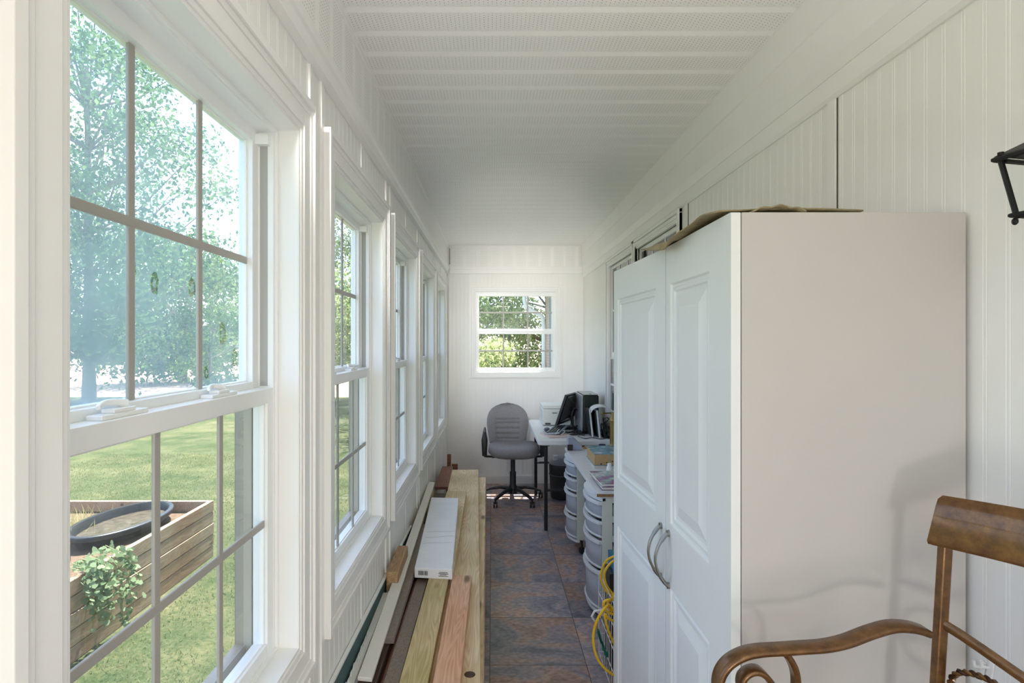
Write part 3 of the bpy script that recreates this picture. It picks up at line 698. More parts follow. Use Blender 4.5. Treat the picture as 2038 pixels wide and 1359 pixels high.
for s, nm in ((-1, 'armrest'), (1, 'armrest')):
    ax = cx+s*.268; m = MB()
    m.tube([(ax, cy-.16, .455), (ax, cy-.17, .52), (ax, cy-.165, .60), (ax, cy-.14, .655), (ax, cy-.04, .67), (ax, cy+.07, .665)],
           [(.010, .022), (.012, .026), (.015, .030), (.024, .018), (.026, .014), (.022, .012)], 12, flat=(s, 0, 0) if False else None)
    m.box(ax-.008, ax+.008, cy-.20, cy+.02, .455, .475)
    m.tube([(cx+s*.17, cy-.12, .437), (ax, cy-.14, .447)], .010, 8)
    m.build(nm, M_black, ch, smooth=True, bevel=0)
m = MB().lathe([(.0, .07), (.045, .07), (.045, .13), (.030, .15), (.030, .27), (.022, .28), (.022, .40), (.035, .41), (.035, .43), (0, .43)], (cx, cy, 0), 20); m.box(cx-.09, cx+.09, cy-.10, cy+.10, .415, .436)
m.build('gas_column', M_black, ch, smooth=True)
MB().tube([(cx-.08, cy-.04, .425), (cx-.20, cy-.06, .418)], .006, 8).build('lever', M_black, ch, smooth=True)
base = MB(); R5 = .285
for k in range(5):
    a = math.radians(270-36+72*k); dx, dy = math.cos(a), math.sin(a)
    base.tube([(cx+dx*.03, cy+dy*.03, .11), (cx+dx*.12, cy+dy*.12, .112), (cx+dx*.22, cy+dy*.22, .092), (cx+dx*R5, cy+dy*R5, .068)], [(.026, .022), (.024, .018), (.020, .014), (.016, .010)], 8)
base.build('star_base', M_black, ch, smooth=True)
for k in range(5):
    a = math.radians(270-36+72*k); dx, dy = math.cos(a), math.sin(a); X, Y = cx+dx*R5, cy+dy*R5
    m = MB()
    for s in (-1, 1):
        m.tube([(X+s*.006, Y, .026), (X+s*.020, Y, .026)], .0255, 14)
    m.tube([(X, Y, .03), (X, Y, .072)], .008, 8); m.build('castor', M_black, ch, smooth=True)

# ------------------------------------------------------------------ folding table
M_table = mat('white plastic table', (.78, .78, .77), .45, bump=.1, bscale=400)
TZ = .735
tab = thing('folding_table', 'white plastic folding table with dark metal legs in the far right corner', 'table', (.65, 4.95, 0))
TY0, TY1 = 4.36, 5.55
m = MB(); 
def rr_outline(x0, x1, y0, y1, r, n=6):
    pts = []
    for (px, py, a0) in ((x1-r, y0+r, -90), (x1-r, y1-r, 0), (x0+r, y1-r, 90), (x0+r, y0+r, 180)):
        for k in range(n+1):
            a = math.radians(a0+90*k/n); pts.append((px+r*math.cos(a), py+r*math.sin(a)))
    return pts
m.prism([(x, y, TZ-.042) for x, y in rr_outline(.362, .960, TY0, TY1, .045)], (0, 0, .042)); m.build('tabletop', M_table, tab, bevel=.008, smooth=True)
M_leg = mat('dark grey leg', (.035, .035, .04), .4, .6)
for y in (TY0+.09, TY1-.07):
    for x in (.432, .90): MB().tube([(x, y, TZ-.043), (x, y, 0)], .0145, 12).build('leg', M_leg, tab, smooth=True)
    MB().tube([(.432, y, .32), (.90, y, .32)], .010, 8).build('crossbar', M_leg, tab, smooth=True)
MB().box(.445, .46, TY0+.08, TY1-.08, TZ-.06, TZ-.042).box(.875, .89, TY0+.08, TY1-.08, TZ-.06, TZ-.042).build('rail', M_leg, tab)
# printer
pr = thing('printer', 'white desktop printer at the far end of the folding table', 'printer', (.64, 5.28, TZ))
M_pw = mat('printer white', (.72, .75, .74), .4); M_pg = mat('printer grey', (.05, .055, .06), .4)
m = MB().box(.466, .82, 5.12, 5.46, TZ+.006, TZ+.150); m.build('body', M_pw, pr, bevel=.008)
m = MB().box(.470, .816, 5.16, 5.46, TZ+.152, TZ+.183); m.build('lid', M_pw, pr, bevel=.008)
MB().box(.49, .54, 5.115, 5.121, TZ+.012, TZ+.028).build('paper_slot', M_pg, pr, bevel=.002)
MB().box(.555, .60, 5.117, 5.121, TZ+.115, TZ+.122).build('name_strip', M_pg, pr)
# monitor
mo = thing('monitor', 'black flat computer monitor seen from behind, tilted back on the folding table', 'monitor', (.66, 4.95, TZ))
A = Vector((.545, 4.83, TZ+.052)); hv_ = Vector((.19, .39, 0)).normalized(); upv = (Vector((.631, 4.80, 1.035))-A); upv = Vector((.086, -.010, .262)).normalized(); nb = hv_.cross(upv).normalized()
if nb.x < 0: nb = -nb
Wd, Hd = .425, .278
def mp_(u, v, n): return A+hv_*u+upv*v+nb*n
def hx(m, u0, u1, v0, v1, n0, n1, ins=0): m.hexa([mp_(u0,v0,n0), mp_(u1,v0,n0), mp_(u1,v1,n0), mp_(u0,v1,n0), mp_(u0+ins,v0+ins,n1), mp_(u1-ins,v0+ins,n1), mp_(u1-ins,v1-ins,n1), mp_(u0+ins,v1-ins,n1)])
m = MB(); hx(m, 0, Wd, 0, Hd, 0, .022); m.build('bezel', M_black, mo, bevel=.004)
m = MB(); hx(m, .02, Wd-.02, .02, Hd-.01, .023, .060, .05); m.build('back_shell', mat('satin black', (.03, .032, .035), .25), mo, bevel=.01)
m = MB(); hx(m, .015, Wd-.015, .018, Hd-.015, -.002, -.0005); m.build('screen', mat('monitor screen', (.01, .011, .012), .1), mo)
ctr = mp_(Wd/2, 0, .055)
m = MB().tube([mp_(Wd/2, .08, .055), Vector((ctr.x+.035, ctr.y-.02, TZ+.07)), Vector((ctr.x+.03, ctr.y-.02, TZ+.012))], [(.03, .012), (.03, .012), (.034, .014)], 8); m.build('neck', M_black, mo, smooth=True)
MB().lathe([(0, 0), (.10, 0), (.10, .008), (.03, .014), (0, .014)], (ctr.x+.02, ctr.y-.02, TZ), 24).build('stand_base', M_black, mo, smooth=True)
# computer tower
pc = thing('computer_tower', 'black desktop computer tower with silver edges standing behind the monitor', 'computer', (.86, 4.9, TZ))
PH = .322
MB().box(.772, .905, 4.70, 5.08, TZ+.004, TZ+PH).build('case', mat('case black', (.012, .02, .018), .35), pc, bevel=.012)
MB().box(.757, .770, 4.70, 5.08, TZ+.004, TZ+PH-.004).build('side_panel', mat('silver plastic', (.42, .44, .45), .35, .3), pc, bevel=.003)
MB().box(.775, .902, 4.705, 5.06, TZ+PH+.0005, TZ+PH+.006).build('top_cover', mat('silver plastic top', (.40, .42, .43), .35, .3), pc, bevel=.002)
MB().box(.83, .845, 4.73, 4.745, TZ+PH+.006, TZ+PH+.009).build('power_button', M_black, pc)
# two slim upright cases
for k, (X, lb) in enumerate(((.795, 'slim dark upright case with white edge, left of the pair by the tower'), (.842, 'slim dark upright case with white edge, right of the pair under the lamp shade'))):
    t = thing('slim_case', lb, 'case', (X, 4.5, TZ), 'slim upright cases beside the computer tower')
    Y0 = 4.52-.06*k
    MB().obox((X+.012, Y0+.09, TZ+.112), (.026, .17, .218), (0, math.radians(-6), 0)).build('case_body', M_black, t, bevel=.003)
    MB().obox((X+.012, Y0-.001, TZ+.112), (.014, .010, .222), (0, math.radians(-6), 0)).build('edge_strip', M_vinyl, t, bevel=.002)
# brass lamp
M_brass = mat('aged brass', (.32, .22, .08), .32, .9, var=.2, scale=30)
SHZ = .700
lp = thing('desk_lamp', 'brass column desk lamp with a white glass shade on the shelf board', 'lamp', (.892, 4.10, SHZ))
m = MB().lathe([(0, 0), (.062, 0), (.064, .010), (.045, .018), (.030, .026), (.028, .036), (.022, .045), (.020, .06), (.0195, .22), (.024, .225), (.024, .24), (.018, .25), (.014, .262), (.018, .275), (.012, .29), (0, .292)], (.892, 4.10, SHZ), 20)
m.build('column', M_brass, lp, smooth=True)
m = MB()
for k in range(10):
    a = 2*PI*k/10; m.tube([(.892+.0195*math.cos(a), 4.10+.0195*math.sin(a), SHZ+.06), (.892+.0195*math.cos(a), 4.10+.0195*math.sin(a), SHZ+.22)], .0035, 6)
m.build('fluting', M_brass, lp, smooth=True)
m = MB().tube([(.892, 4.10, SHZ+.282), (.815, 4.09, SHZ+.282)], .005, 8); m.ball((.812, 4.09, SHZ+.282), .011); m.build('arm', M_brass, lp, smooth=True)
sh = MB()
def shade(u, v):
    a = math.radians(-8-108*u); r = .075
    y = 4.09+.20*(v-.5)+.20
    return (.835+r*math.cos(a+PI)*1.15, y-.06*0, SHZ+.262+r*math.sin(a+PI)*.75)
sh.grid(shade, 14, 8)
sh.v = [(.805+(x-.805)*1.0+(.045*(y-4.19)/.1)*.2, y, z-.10*(x-.79)) for x, y, z in sh.v]
sh.build('shade', mat('white glass shade', (.74, .77, .82), .2), lp, smooth=60, solid=.004, recalc=False)
# papers, keyboard, cables on the table
tag(MB().obox((.515, 4.58, TZ+.006), (.17, .22, .011), (0, 0, .25)).build('paper_stack', mat('pinkish papers', (.70, .55, .50), .8), bevel=.001), 'thin stack of pale pink papers at the near left of the folding table', 'paper')
kb = thing('keyboard', 'silver and black keyboard propped on the papers under the monitor', 'keyboard', (.53, 4.70, TZ))
MB().obox((.545, 4.70, TZ+.028), (.13, .32, .014), (.05, -.12, -.35)).build('case', mat('silver keyboard', (.38, .41, .48), .35, .2), kb, bevel=.004)
k_ = MB()
for i in range(4):
    for j in range(11): k_.obox((.545+(-.04+.026*i)*math.cos(-.35)-(-.13+.026*j)*math.sin(-.35), 4.70+(-.04+.026*i)*math.sin(-.35)+(-.13+.026*j)*math.cos(-.35), TZ+.0375+(-.04+.026*i)*.12+(-.13+.026*j)*.05), (.019, .019, .006), (.05, -.12, -.35))
k_.build('keys', M_black, kb)
tag(MB().ball((.475, 4.80, TZ+.018), (.028, .048, .018)).build('computer_mouse', mat('dark mouse', (.05, .055, .08), .3), smooth=True), 'dark computer mouse beside the keyboard at the table edge', 'mouse')
def cable(name, label, pts, r=.003, material=M_black, n=6, cat='cable', sm=6):
    P = [Vector(p) for p in pts]; out = []
    for i in range(len(P)-1):
        p0, p1, p2, p3 = P[max(i-1, 0)], P[i], P[i+1], P[min(i+2, len(P)-1)]
        for k in range(sm):
            t = k/sm; out.append(.5*((2*p1)+(-p0+p2)*t+(2*p0-5*p1+4*p2-p3)*t*t+(-p0+3*p1-3*p2+p3)*t**3))
    out.append(P[-1])
    return tag(MB().tube(out, r, n).build(name, material, smooth=True), label, cat)
rc = random.Random(11)
cable('cable_loop', 'thin black cable standing in a tall loop between monitor and computer tower', [(.735+.035*math.cos(a*.9+1), 4.92+.03*math.sin(a*.5), TZ+.10+.085*math.sin(a*.9+1)) for a in range(0, 17)], .0028)
cable('cable_tangle', 'tangle of black cables piled at the right wall behind the lamp', [(.925+rc.uniform(-.035, .025), 4.50+rc.uniform(-.09, .09), TZ+.006+rc.uniform(0, .17)*(.5+.5*math.sin(i))) for i in range(60)], .0038)
cable('cable_pile', 'messy black cables lying on the table at the foot of the monitor', [(.70+rc.uniform(-.10, .10), 4.66+rc.uniform(-.10, .10), TZ+.004+rc.uniform(0, .02)) for i in range(40)], .003)
cable('white_cable', 'thin white cable curling over the silver keyboard', [(.52, 4.52, TZ+.02), (.55, 4.58, TZ+.05), (.58, 4.66, TZ+.03), (.60, 4.56, TZ+.04), (.56, 4.50, TZ+.02)], .0025, M_vinyl)
cable('desk_cable', 'black cable running across the near edge of the folding table to the lamp', [(.70, 4.52, TZ+.004), (.74, 4.42, TZ+.004), (.80, 4.46, TZ+.004), (.86, 4.40, TZ+.004), (.92, 4.44, TZ+.004)], .003)
# waste bin
wbn = thing('waste_bin', 'black waste bin with a grey lid on the floor under the table', 'bin', (.68, 5.42, 0))
MB().lathe([(0, 0), (.105, 0), (.112, .02), (.125, .33), (.121, .33), (.108, .02), (0, .015)], (.68, 5.40, 0), 28).build('bin_body', mat('dark bin mesh', (.03, .03, .03), .6, var=.4, scale=200), wbn, smooth=True)
MB().lathe([(.127, .225), (.127, .232)], (.68, 5.40, 0), 28).build('rim_band', mat('grey band', (.12, .12, .13), .4), wbn, smooth=True)
MB().lathe([(.128, .331), (.128, .345), (.10, .375), (.05, .40), (0, .405)], (.68, 5.40, 0), 28).build('lid', mat('grey lid', (.32, .33, .36), .4), wbn, smooth=True)
MB().obox((.61, 5.33, .400), (.05, .03, .045), (.3, 0, .3)).build('label_tag', M_vinyl, wbn, bevel=.002)

# ------------------------------------------------------------------ drawer units and shelf board
M_pp = mat('white drawer plastic', (.77, .79, .80), .35)
M_cream = mat('cream drawer frame', (.70, .74, .66), .45)
def clear_pl():
    m, n, l, p = new_mat('translucent drawer plastic'); n.remove(p); out = n['Material Output']
    tr = n.new('ShaderNodeBsdfTransparent'); tr.inputs[0].default_value = (.85, .88, .92, 1); df = n.new('ShaderNodeBsdfPrincipled'); df.inputs['Base Color'].default_value = (.72, .75, .80, 1); df.inputs['Roughness'].default_value = .25
    mx = n.new('ShaderNodeMixShader'); mx.inputs[0].default_value = .55; l.new(tr.outputs[0], mx.inputs[1]); l.new(df.outputs[0], mx.inputs[2]); l.new(mx.outputs[0], out.inputs[0]); return m
M_clear = clear_pl()
def drawer_unit(label, x0, y0, y1, zb, heights, group, contents, castors=True):
    x1 = .955; w = y1-y0
    t = thing('drawer_unit', label, 'drawers', ((x0+x1)/2, (y0+y1)/2, 0), group)
    H = sum(heights); zt = zb+H+.02
    fr = MB(); zs = [zb]
    for h_ in heights: zs.append(zs[-1]+h_)
    pw = .055
    for (a, b) in ((x0, x0+pw), (x1-pw, x1)):
        fr.box(a, b, y0, y0+.018, zb, zt); fr.box(a, b, y1-.018, y1, zb, zt)
    xm = (x0+x1)/2; fr.box(xm-.02, xm+.02, y0, y0+.012, zb, zt)
    for z in zs:
        fr.box(x0+.002, x1-.002, y0+.002, y1-.002, z-.004+.008, z+.010); fr.box(x0+pw, x1-pw, y0, y0+.016, z-.008, z+.024)
    fr.box(x0, x1, y1-.014, y1, zb, zt) ; fr.box(x1-.01, x1, y0, y1, zb, zt)
    fr.build('frame', M_cream, t, bevel=.003)
    def bulge(v, amp=.055): return amp*(1-abs(2*v-1)**2.4)
    cap = MB(); n = 14
    for zz0, zz1 in ((zt, zt+.014),):
        pts = [(x0-bulge(k/n, .060)-.004, y0+w*k/n) for k in range(n+1)]+[(x1, y1), (x1, y0)]
        cap.prism([(x, y, zz0) for x, y in pts], (0, 0, zz1-zz0))
    pts = [(x0-bulge(k/n, .052), y0+w*k/n) for k in range(n+1)]+[(x0+.02, y1), (x0+.02, y0)]
    cap.prism([(x, y, zt-.020) for x, y in pts], (0, 0, .020)); MB().prism([(x, y, zb-.018) for x, y in pts], (0, 0, .018)).build('base_plate', M_pp, t, bevel=.002)
    cap.build('top_cap', M_pp, t, bevel=.002)
    for i, h_ in enumerate(heights):
        z0, z1 = zs[i]+.014, zs[i+1]-.006
        d = MB()
        d.grid(lambda u, v: (x0-bulge(u, .050)-.002, y0+.006+(w-.012)*u, z0+(z1-z0)*v), 16, 1)
        d.grid(lambda u, v: (x0+.0+(x1-x0-.02)*u, y0+.020, z0+(z1-z0)*.8*v), 1, 1); d.grid(lambda u, v: (x0+(x1-x0-.02)*u, y0+.02+(w-.04)*v, z0+.001), 1, 1)
        dr_ = d.build('drawer', M_clear, t, smooth=True, solid=.002, recalc=False)
        for (za, zb_, ex) in ((z1-.016, z1+.002, .012), (z0, z0+.010, .004)):
            o_ = [(x0-bulge(k/n, .050)-ex-.006, y0+.004+(w-.008)*k/n) for k in range(n+1)]; i_ = [(x0-bulge(k/n, .050)+.004, y0+.004+(w-.008)*k/n) for k in range(n, -1, -1)]
            lip = MB(); lip.prism([(x, y, za) for x, y in o_+i_], (0, 0, zb_-za)); lip.build('drawer_lip', M_pp, dr_, bevel=.002)
        if contents and contents[i]:
            cm_ = MB(); rs = random.Random(i*7+int(y0*10)); mats = [bpy.data.materials.get('content '+c_) or mat('content '+c_, col, .6) for c_, col in contents[i]]
            for k in range(5):
                xx = x0+.04+(x1-x0-.14)*k/5; cm_.box(xx, xx+.05, y0+.035, y1-.04, z0+.004, z0+.004+(z1-z0)*rs.uniform(.45, .8), mi=k % len(mats))
            cm_.build('stored_items', mats, dr_)
    if castors:
        for X in (x0+.04, x1-.04):
            for Y in (y0+.035, y1-.035):
                MB().tube([(X, Y-.009, .024), (X, Y+.009, .024)], .0235, 12).tube([(X, Y, .03), (X, Y, zb-.018)], .008, 8).build('castor', M_black, t, smooth=True)
    return t
col = dict(red=(.45, .03, .03), blue=(.06, .16, .30), dark=(.05, .05, .06), tan=(.45, .33, .2), white=(.7, .7, .7), teal=(.1, .35, .33), orange=(.55, .2, .05), pink=(.6, .3, .35))
cc = lambda *a: [(q, col[q]) for q in a]
drawer_unit('far white plastic drawer unit on castors with clear curved drawers, next to the folding table', .600, 3.92, 4.24, .108, (.160, .165, .105, .105), 'white plastic drawer units', [cc('red', 'white'), cc('blue', 'dark'), cc('red'), cc('white')])
drawer_unit('near white plastic drawer unit with clear curved drawers, beside the wire basket', .590, 2.975, 3.33, .055, (.22, .165, .105, .105), 'white plastic drawer units', [cc('dark', 'orange'), cc('pink', 'dark', 'orange'), cc('dark', 'pink'), cc('teal', 'dark')])
sb_ = thing('laminate_board', 'white laminate board with raw wood edge lying across the two drawer units', 'shelf board', (.76, 3.6, SHZ))
MB().box(.556, .962, 2.95, 4.25, .6815, SHZ).build('board', mat('white laminate', (.74, .74, .77), .4, var=.04, scale=20), sb_, bevel=.0015)
MB().box(.557, .961, 2.9475, 2.9495, .683, SHZ-.002).build('raw_edge', mat('raw particle edge', (.28, .17, .07), .8, var=.3, scale=200), sb_)
# spacer so that the lower cap carries the board
# books
def book(label, x0, x1, y0, y1, z0, z1, cov, pages=(.72, .63, .48), rot=0, group=None, cat='book', name='book'):
    t = thing(name, label, cat, ((x0+x1)/2, (y0+y1)/2, z0), group)
    cxx, cyy = (x0+x1)/2, (y0+y1)/2; Rm = Matrix.Translation((cxx, cyy, 0)) @ Matrix.Rotation(rot, 4, 'Z') @ Matrix.Translation((-cxx, -cyy, 0)); k = min(.0025, (z1-z0)*.15)
    c = MB().box(x0, x1, y0, y1, z0, z0+k).box(x0, x1, y0, y1, z1-k, z1).box(x1-k, x1, y0, y1, z0+k, z1-k); c.xf(Rm); c.build('cover', cov, t)
    c = MB().box(x0+.003, x1-k, y0+.003, y1-.003, z0+k, z1-k); c.xf(Rm); c.build('pages', mat('pages', pages, .8, var=.08, scale=90), t)
    return t
def print_mat(name, cols, scale=14):
    m, n, l, p = new_mat(name); tc = n.new('ShaderNodeTexCoord'); no = n.new('ShaderNodeTexNoise'); no.inputs['Scale'].default_value = scale; no.inputs['Detail'].default_value = 3
    r = ramp(n, [(.3+.4*i/(len(cols)-1), c) for i, c in enumerate(cols)]); r.color_ramp.interpolation = 'LINEAR'
    l.new(tc.outputs['Object'], no.inputs['Vector']); l.new(no.outputs[0], r.inputs[0]); l.new(r.outputs[0], p.inputs['Base Color']); p.inputs['Roughness'].default_value = .25; return m
book('thin white notebook under the thick blue dictionary', .648, .90, 3.53, 3.83, SHZ+.0005, SHZ+.013, mat('notebook cover', (.7, .72, .72), .5), name='notebook', cat='notebook')
dct = book('thick blue-covered reference book with tan page edges on the shelf board', .655, .90, 3.56, 3.85, SHZ+.0135, SHZ+.088, print_mat('blue cover', [(.05, .16, .25), (.10, .30, .42), (.55, .62, .68)], 18), pages=(.50, .33, .16))
for q in range(5): MB().ball((.70+.036*q, 3.562, SHZ+.024+.008*q), (.006, .003, .004), 8, 5).build('thumb_notch', M_black, dct)
book('glossy book with red and violet cover on top at the near shelf end', .588, .82, 3.02, 3.32, SHZ+.0190, SHZ+.036, print_mat('colourful cover', [(.45, .04, .05), (.22, .10, .30), (.30, .42, .36), (.70, .66, .72), (.12, .08, .25)], 11), pages=(.8, .78, .72), rot=.04)
book('white-edged paperback underneath the red and violet book', .595, .82, 3.015, 3.31, SHZ+.0005, SHZ+.0185, print_mat('dark red cover', [(.25, .03, .03), (.06, .06, .08)], 9), pages=(.82, .8, .76), rot=.01)
wt = thing('white_bottle', 'small white bottle on the shelf board against the wardrobe edge', 'bottle', (.715, 3.37, SHZ))
MB().lathe([(0, 0), (.017, 0), (.018, .004), (.018, .042), (.012, .05), (.012, .052)], (.715, 3.385, SHZ), 16).build('bottle_body', M_vinyl, wt, smooth=True)
MB().lathe([(.0125, .052), (.0125, .066), (0, .067)], (.715, 3.385, SHZ), 16).build('cap', M_vinyl, wt, smooth=True)
gd = thing('desk_gadget', 'grey wedge-shaped plastic desk gadget with dark side at the far corner of the shelf', 'gadget', (.57, 4.2, SHZ))
MB().prism([(.565, 4.13, SHZ+.001), (.668, 4.13, SHZ+.001), (.672, 4.13, SHZ+.030), (.635, 4.13, SHZ+.072), (.600, 4.13, SHZ+.096), (.566, 4.13, SHZ+.094)], (0, .09, 0)).build('wedge_body', mat('blue grey plastic', (.36, .39, .50), .4), gd, bevel=.006)
MB().box(.560, .600, 4.120, 4.128, SHZ+.002, SHZ+.045).build('dark_face', M_black, gd, bevel=.002)
tag(MB().box(.69, .765, 4.20, 4.245, SHZ+.001, SHZ+.008).build('wood_scrap', mat('orange wood', (.42, .22, .09), .7)), 'thin orange-brown wood scrap lying beside the grey gadget', 'wood scrap')
cup = MB().lathe([(0, 0), (.022, 0), (.026, .04), (.024, .04), (.020, .004), (0, .004)], (.825, 4.16, SHZ), 18)
tag(cup.build('dark_cup', mat('dark blue cup', (.03, .04, .07), .3), smooth=True), 'small dark cup standing just left of the brass lamp foot', 'cup')

# ------------------------------------------------------------------ wire basket, cord, bag
M_wire = mat('white wire', (.75, .75, .75), .35)
wbk = thing('wire_basket', 'white wire basket on the floor between drawer unit and wardrobe', 'basket', (.7, 2.5, 0))
BX0, BX1, BY0, BY1, BH = .515, .93, 2.31, 2.68, .40
m = MB()
for z in (.012, .10, .20, .30, BH): m.tube([(BX0, BY0, z), (BX1, BY0, z), (BX1, BY1, z), (BX0, BY1, z)], .0028 if z < BH else .004, 6, closed=True)
k = BX0
while k < BX1: m.tube([(k, BY0, .012), (k, BY0, BH)], .0018, 5); m.tube([(k, BY1, .012), (k, BY1, BH)], .0018, 5); m.tube([(k, BY0, .012), (k, BY1, .012)], .0018, 5); k += .045
k = BY0
while k < BY1: m.tube([(BX0, k, .012), (BX0, k, BH)], .0018, 5); m.tube([(BX1, k, .012), (BX1, k, BH)], .0018, 5); k += .045
m.build('wire_frame', M_wire, wbk, smooth=True, recalc=False)
MB().tube([(.452, 2.45, .275), (.440, 2.45, .295), (.452, 2.45, .318), (.475, 2.45, .322), (.50, 2.45, .324), (.62, 2.45, .328)], .005, 8).build('wire_handle', M_wire, wbk, smooth=True)
# boxes standing in the basket
lb = thing('battery_box', 'narrow blue box lettered LITHIUM standing in the wire basket', 'box', (.56, 2.6, .015))
MB().box(.553, .573, 2.52, 2.65, .016, .515).build('carton', mat('blue carton', (.02, .16, .26), .4), lb, bevel=.001)
fc = bpy.data.curves.new('lettering', 'FONT'); fc.body = 'LITHIUM'; fc.size = .028; fc.extrude = .0004; fc.align_x = 'CENTER'; fc.align_y = 'CENTER'
fo = bpy.data.objects.new('tmp', fc); C.objects.link(fo); dg = bpy.context.evaluated_depsgraph_get(); me = bpy.data.meshes.new_from_object(fo.evaluated_get(dg)); bpy.data.objects.remove(fo)
Rt = Matrix.Translation(Vector((.563, 2.5192, .34))-world_of(lb)) @ Matrix.Rotation(PI/2, 4, 'X') @ Matrix.Rotation(-PI/2, 4, 'Z') ; me.transform(Rt)
me.materials.clear(); me.materials.append(M_vinyl); lo = bpy.data.objects.new('lettering', me); C.objects.link(lo); lo.parent = lb
wbx = thing('white_carton', 'white box with a black mark standing beside the blue box in the wire basket', 'box', (.62, 2.6, .015))
MB().box(.580, .68, 2.50, 2.65, .016, .50).build('carton', mat('white box card', (.72, .72, .70), .5), wbx, bevel=.001)
mk = MB().ball((.61, 2.4985, .375), (.016, .002, .020), 14, 8); mk.box(.598, .640, 2.4975, 2.4995, .352, .358); mk.build('logo', ink, wbx)
tag(B(.530, .548, 2.50, 2.62, .016, .46).build('dark_folder', M_black, bevel=.001), 'thin dark folder standing left of the blue box in the basket', 'folder')
tag(B(.70, .86, 2.40, 2.62, .016, .30).build('red_box', mat('red carton', (.42, .04, .03), .5), bevel=.002), 'red box lying low in the wire basket', 'box')
M_yel = mat('yellow cord', (.80, .50, .02), .45)
def pxp(px, py, Y): return ((px-979)*Y/F, Y, 1.5-(py-682)*Y/F)
pts = [pxp(1240, 1100, 2.42), pxp(1222, 1107, 2.44), pxp(1205, 1118, 2.45), pxp(1196, 1145, 2.46), pxp(1202, 1168, 2.46), pxp(1214, 1183, 2.45), pxp(1232, 1190, 2.43),
       pxp(1240, 1150, 2.43), pxp(1228, 1116, 2.42), pxp(1212, 1124, 2.41), pxp(1203, 1142, 2.41), pxp(1207, 1164, 2.41), pxp(1222, 1186, 2.40),
       pxp(1216, 1192, 2.27), pxp(1204, 1196, 2.26), pxp(1201, 1205, 2.26), pxp(1207, 1216, 2.26), pxp(1222, 1222, 2.26), pxp(1236, 1214, 2.26), pxp(1228, 1196, 2.27), pxp(1214, 1194, 2.275), pxp(1209, 1204, 2.27), pxp(1216, 1214, 2.27), pxp(1232, 1218, 2.27),
       pxp(1236, 1232, 2.25), pxp(1216, 1234, 2.25), pxp(1204, 1222, 2.25), pxp(1206, 1238, 2.25), pxp(1214, 1262, 2.25), pxp(1226, 1284, 2.25), pxp(1234, 1250, 2.26), pxp(1216, 1206, 2.26),
       pxp(1202, 1212, 2.24), pxp(1188, 1235, 2.24), pxp(1181, 1262, 2.24), pxp(1182, 1288, 2.24), pxp(1190, 1312, 2.24), pxp(1204, 1330, 2.24), pxp(1222, 1344, 2.24), pxp(1240, 1352, 2.24)]
cable('extension_cord', 'yellow extension cord coiled and hanging over the wire basket', pts, .0052, M_yel, 8, 'cord')
M_gr = mat('green twine', (.0, .14, .10), .6)
cable('green_twine', 'dark green twine hanging low on the side of the wire basket', [pxp(x, y, 2.29) for x, y in ((1190, 1252), (1193, 1262), (1195, 1272), (1199, 1280), (1201, 1292), (1207, 1298), (1209, 1306), (1205, 1302), (1202, 1288), (1196, 1276), (1193, 1266), (1190, 1256))], .0045, M_gr, 6, 'twine')
def bagf(u, v):
    th = 2*PI*u; r = 1-.35*v**2+.05*math.sin(th*5+v*6)
    return (.62+.135*r*math.cos(th), 2.19+.072*r*math.sin(th), .002+.27*v)
tag(MB().grid(bagf, 40, 12).build('white_bag', mat('white plastic bag', (.74, .77, .80), .35), smooth=60, solid=.002, recalc=False), 'white plastic bag on the floor against the far side of the wardrobe', 'bag')

# ------------------------------------------------------------------ wall lantern
M_iron = mat('black iron', (.012, .012, .012), .45, .5)
ln = thing('wall_lantern', 'black framed glass wall lantern cut off by the right edge of the picture', 'wall lamp', (.90, .86, 1.75))
LC = Vector((.894, .845, 0)); a0 = math.radians(12)
def lpt(sx, sy, hw, z): 
    x, y = sx*hw, sy*hw*1.0
    return Vector((LC.x+x*math.cos(a0)-y*math.sin(a0), LC.y+x*math.sin(a0)+y*math.cos(a0), z))
zt_, zb_ = 1.795, 1.703; ht, hb = .064, .052
for sx, sy in ((-1, -1), (1, -1), (1, 1), (-1, 1)):
    m = MB().tube([lpt(sx, sy, hb-.002, zb_-.006), lpt(sx, sy, ht+.001, zt_+.004)], .0042, 6); m.ball(lpt(sx, sy, hb, zb_-.010), (.0045, .0045, .006), 8, 6); m.tube([lpt(sx, sy, ht, zt_+.003), lpt(sx, sy, ht, zt_+.011)], .0045, 8)
    m.build('corner_post', M_iron, ln, smooth=True)
m = MB()
for z, hw, r in ((zt_, ht+.006, .0042), (zb_, hb+.004, .0036)): m.tube([lpt(-1,-1,hw,z), lpt(1,-1,hw,z), lpt(1,1,hw,z), lpt(-1,1,hw,z)], r, 6, closed=True)
m.build('cage_ring', M_iron, ln)
m = MB().add([lpt(-1,-1,ht+.006,zt_+.005), lpt(1,-1,ht+.006,zt_+.005), lpt(1,1,ht+.006,zt_+.005), lpt(-1,1,ht+.006,zt_+.005), LC+Vector((0,0,zt_+.05))], [(0,1,4),(1,2,4),(2,3,4),(3,0,4),(3,2,1,0)])
m.build('roof_cap', M_iron, ln)
m = MB(); ft = ((-1,-1,1,-1), (1,-1,1,1), (1,1,-1,1), (-1,1,-1,-1))
for (a, b, c_, d) in ft: m.add([lpt(a,b,hb-.002,zb_), lpt(c_,d,hb-.002,zb_), lpt(c_,d,ht-.002,zt_), lpt(a,b,ht-.002,zt_)], [(0,1,2,3)])
m.build('pane', G_clear, ln)
MB().lathe([(0, 0), (.016, 0), (.016, .03), (.008, .035), (.010, .05), (.006, .07), (0, .075)], (LC.x, LC.y, zb_), 12).build('candle_bulb', mat('frosted bulb', (.8, .78, .7), .3), ln, smooth=True)
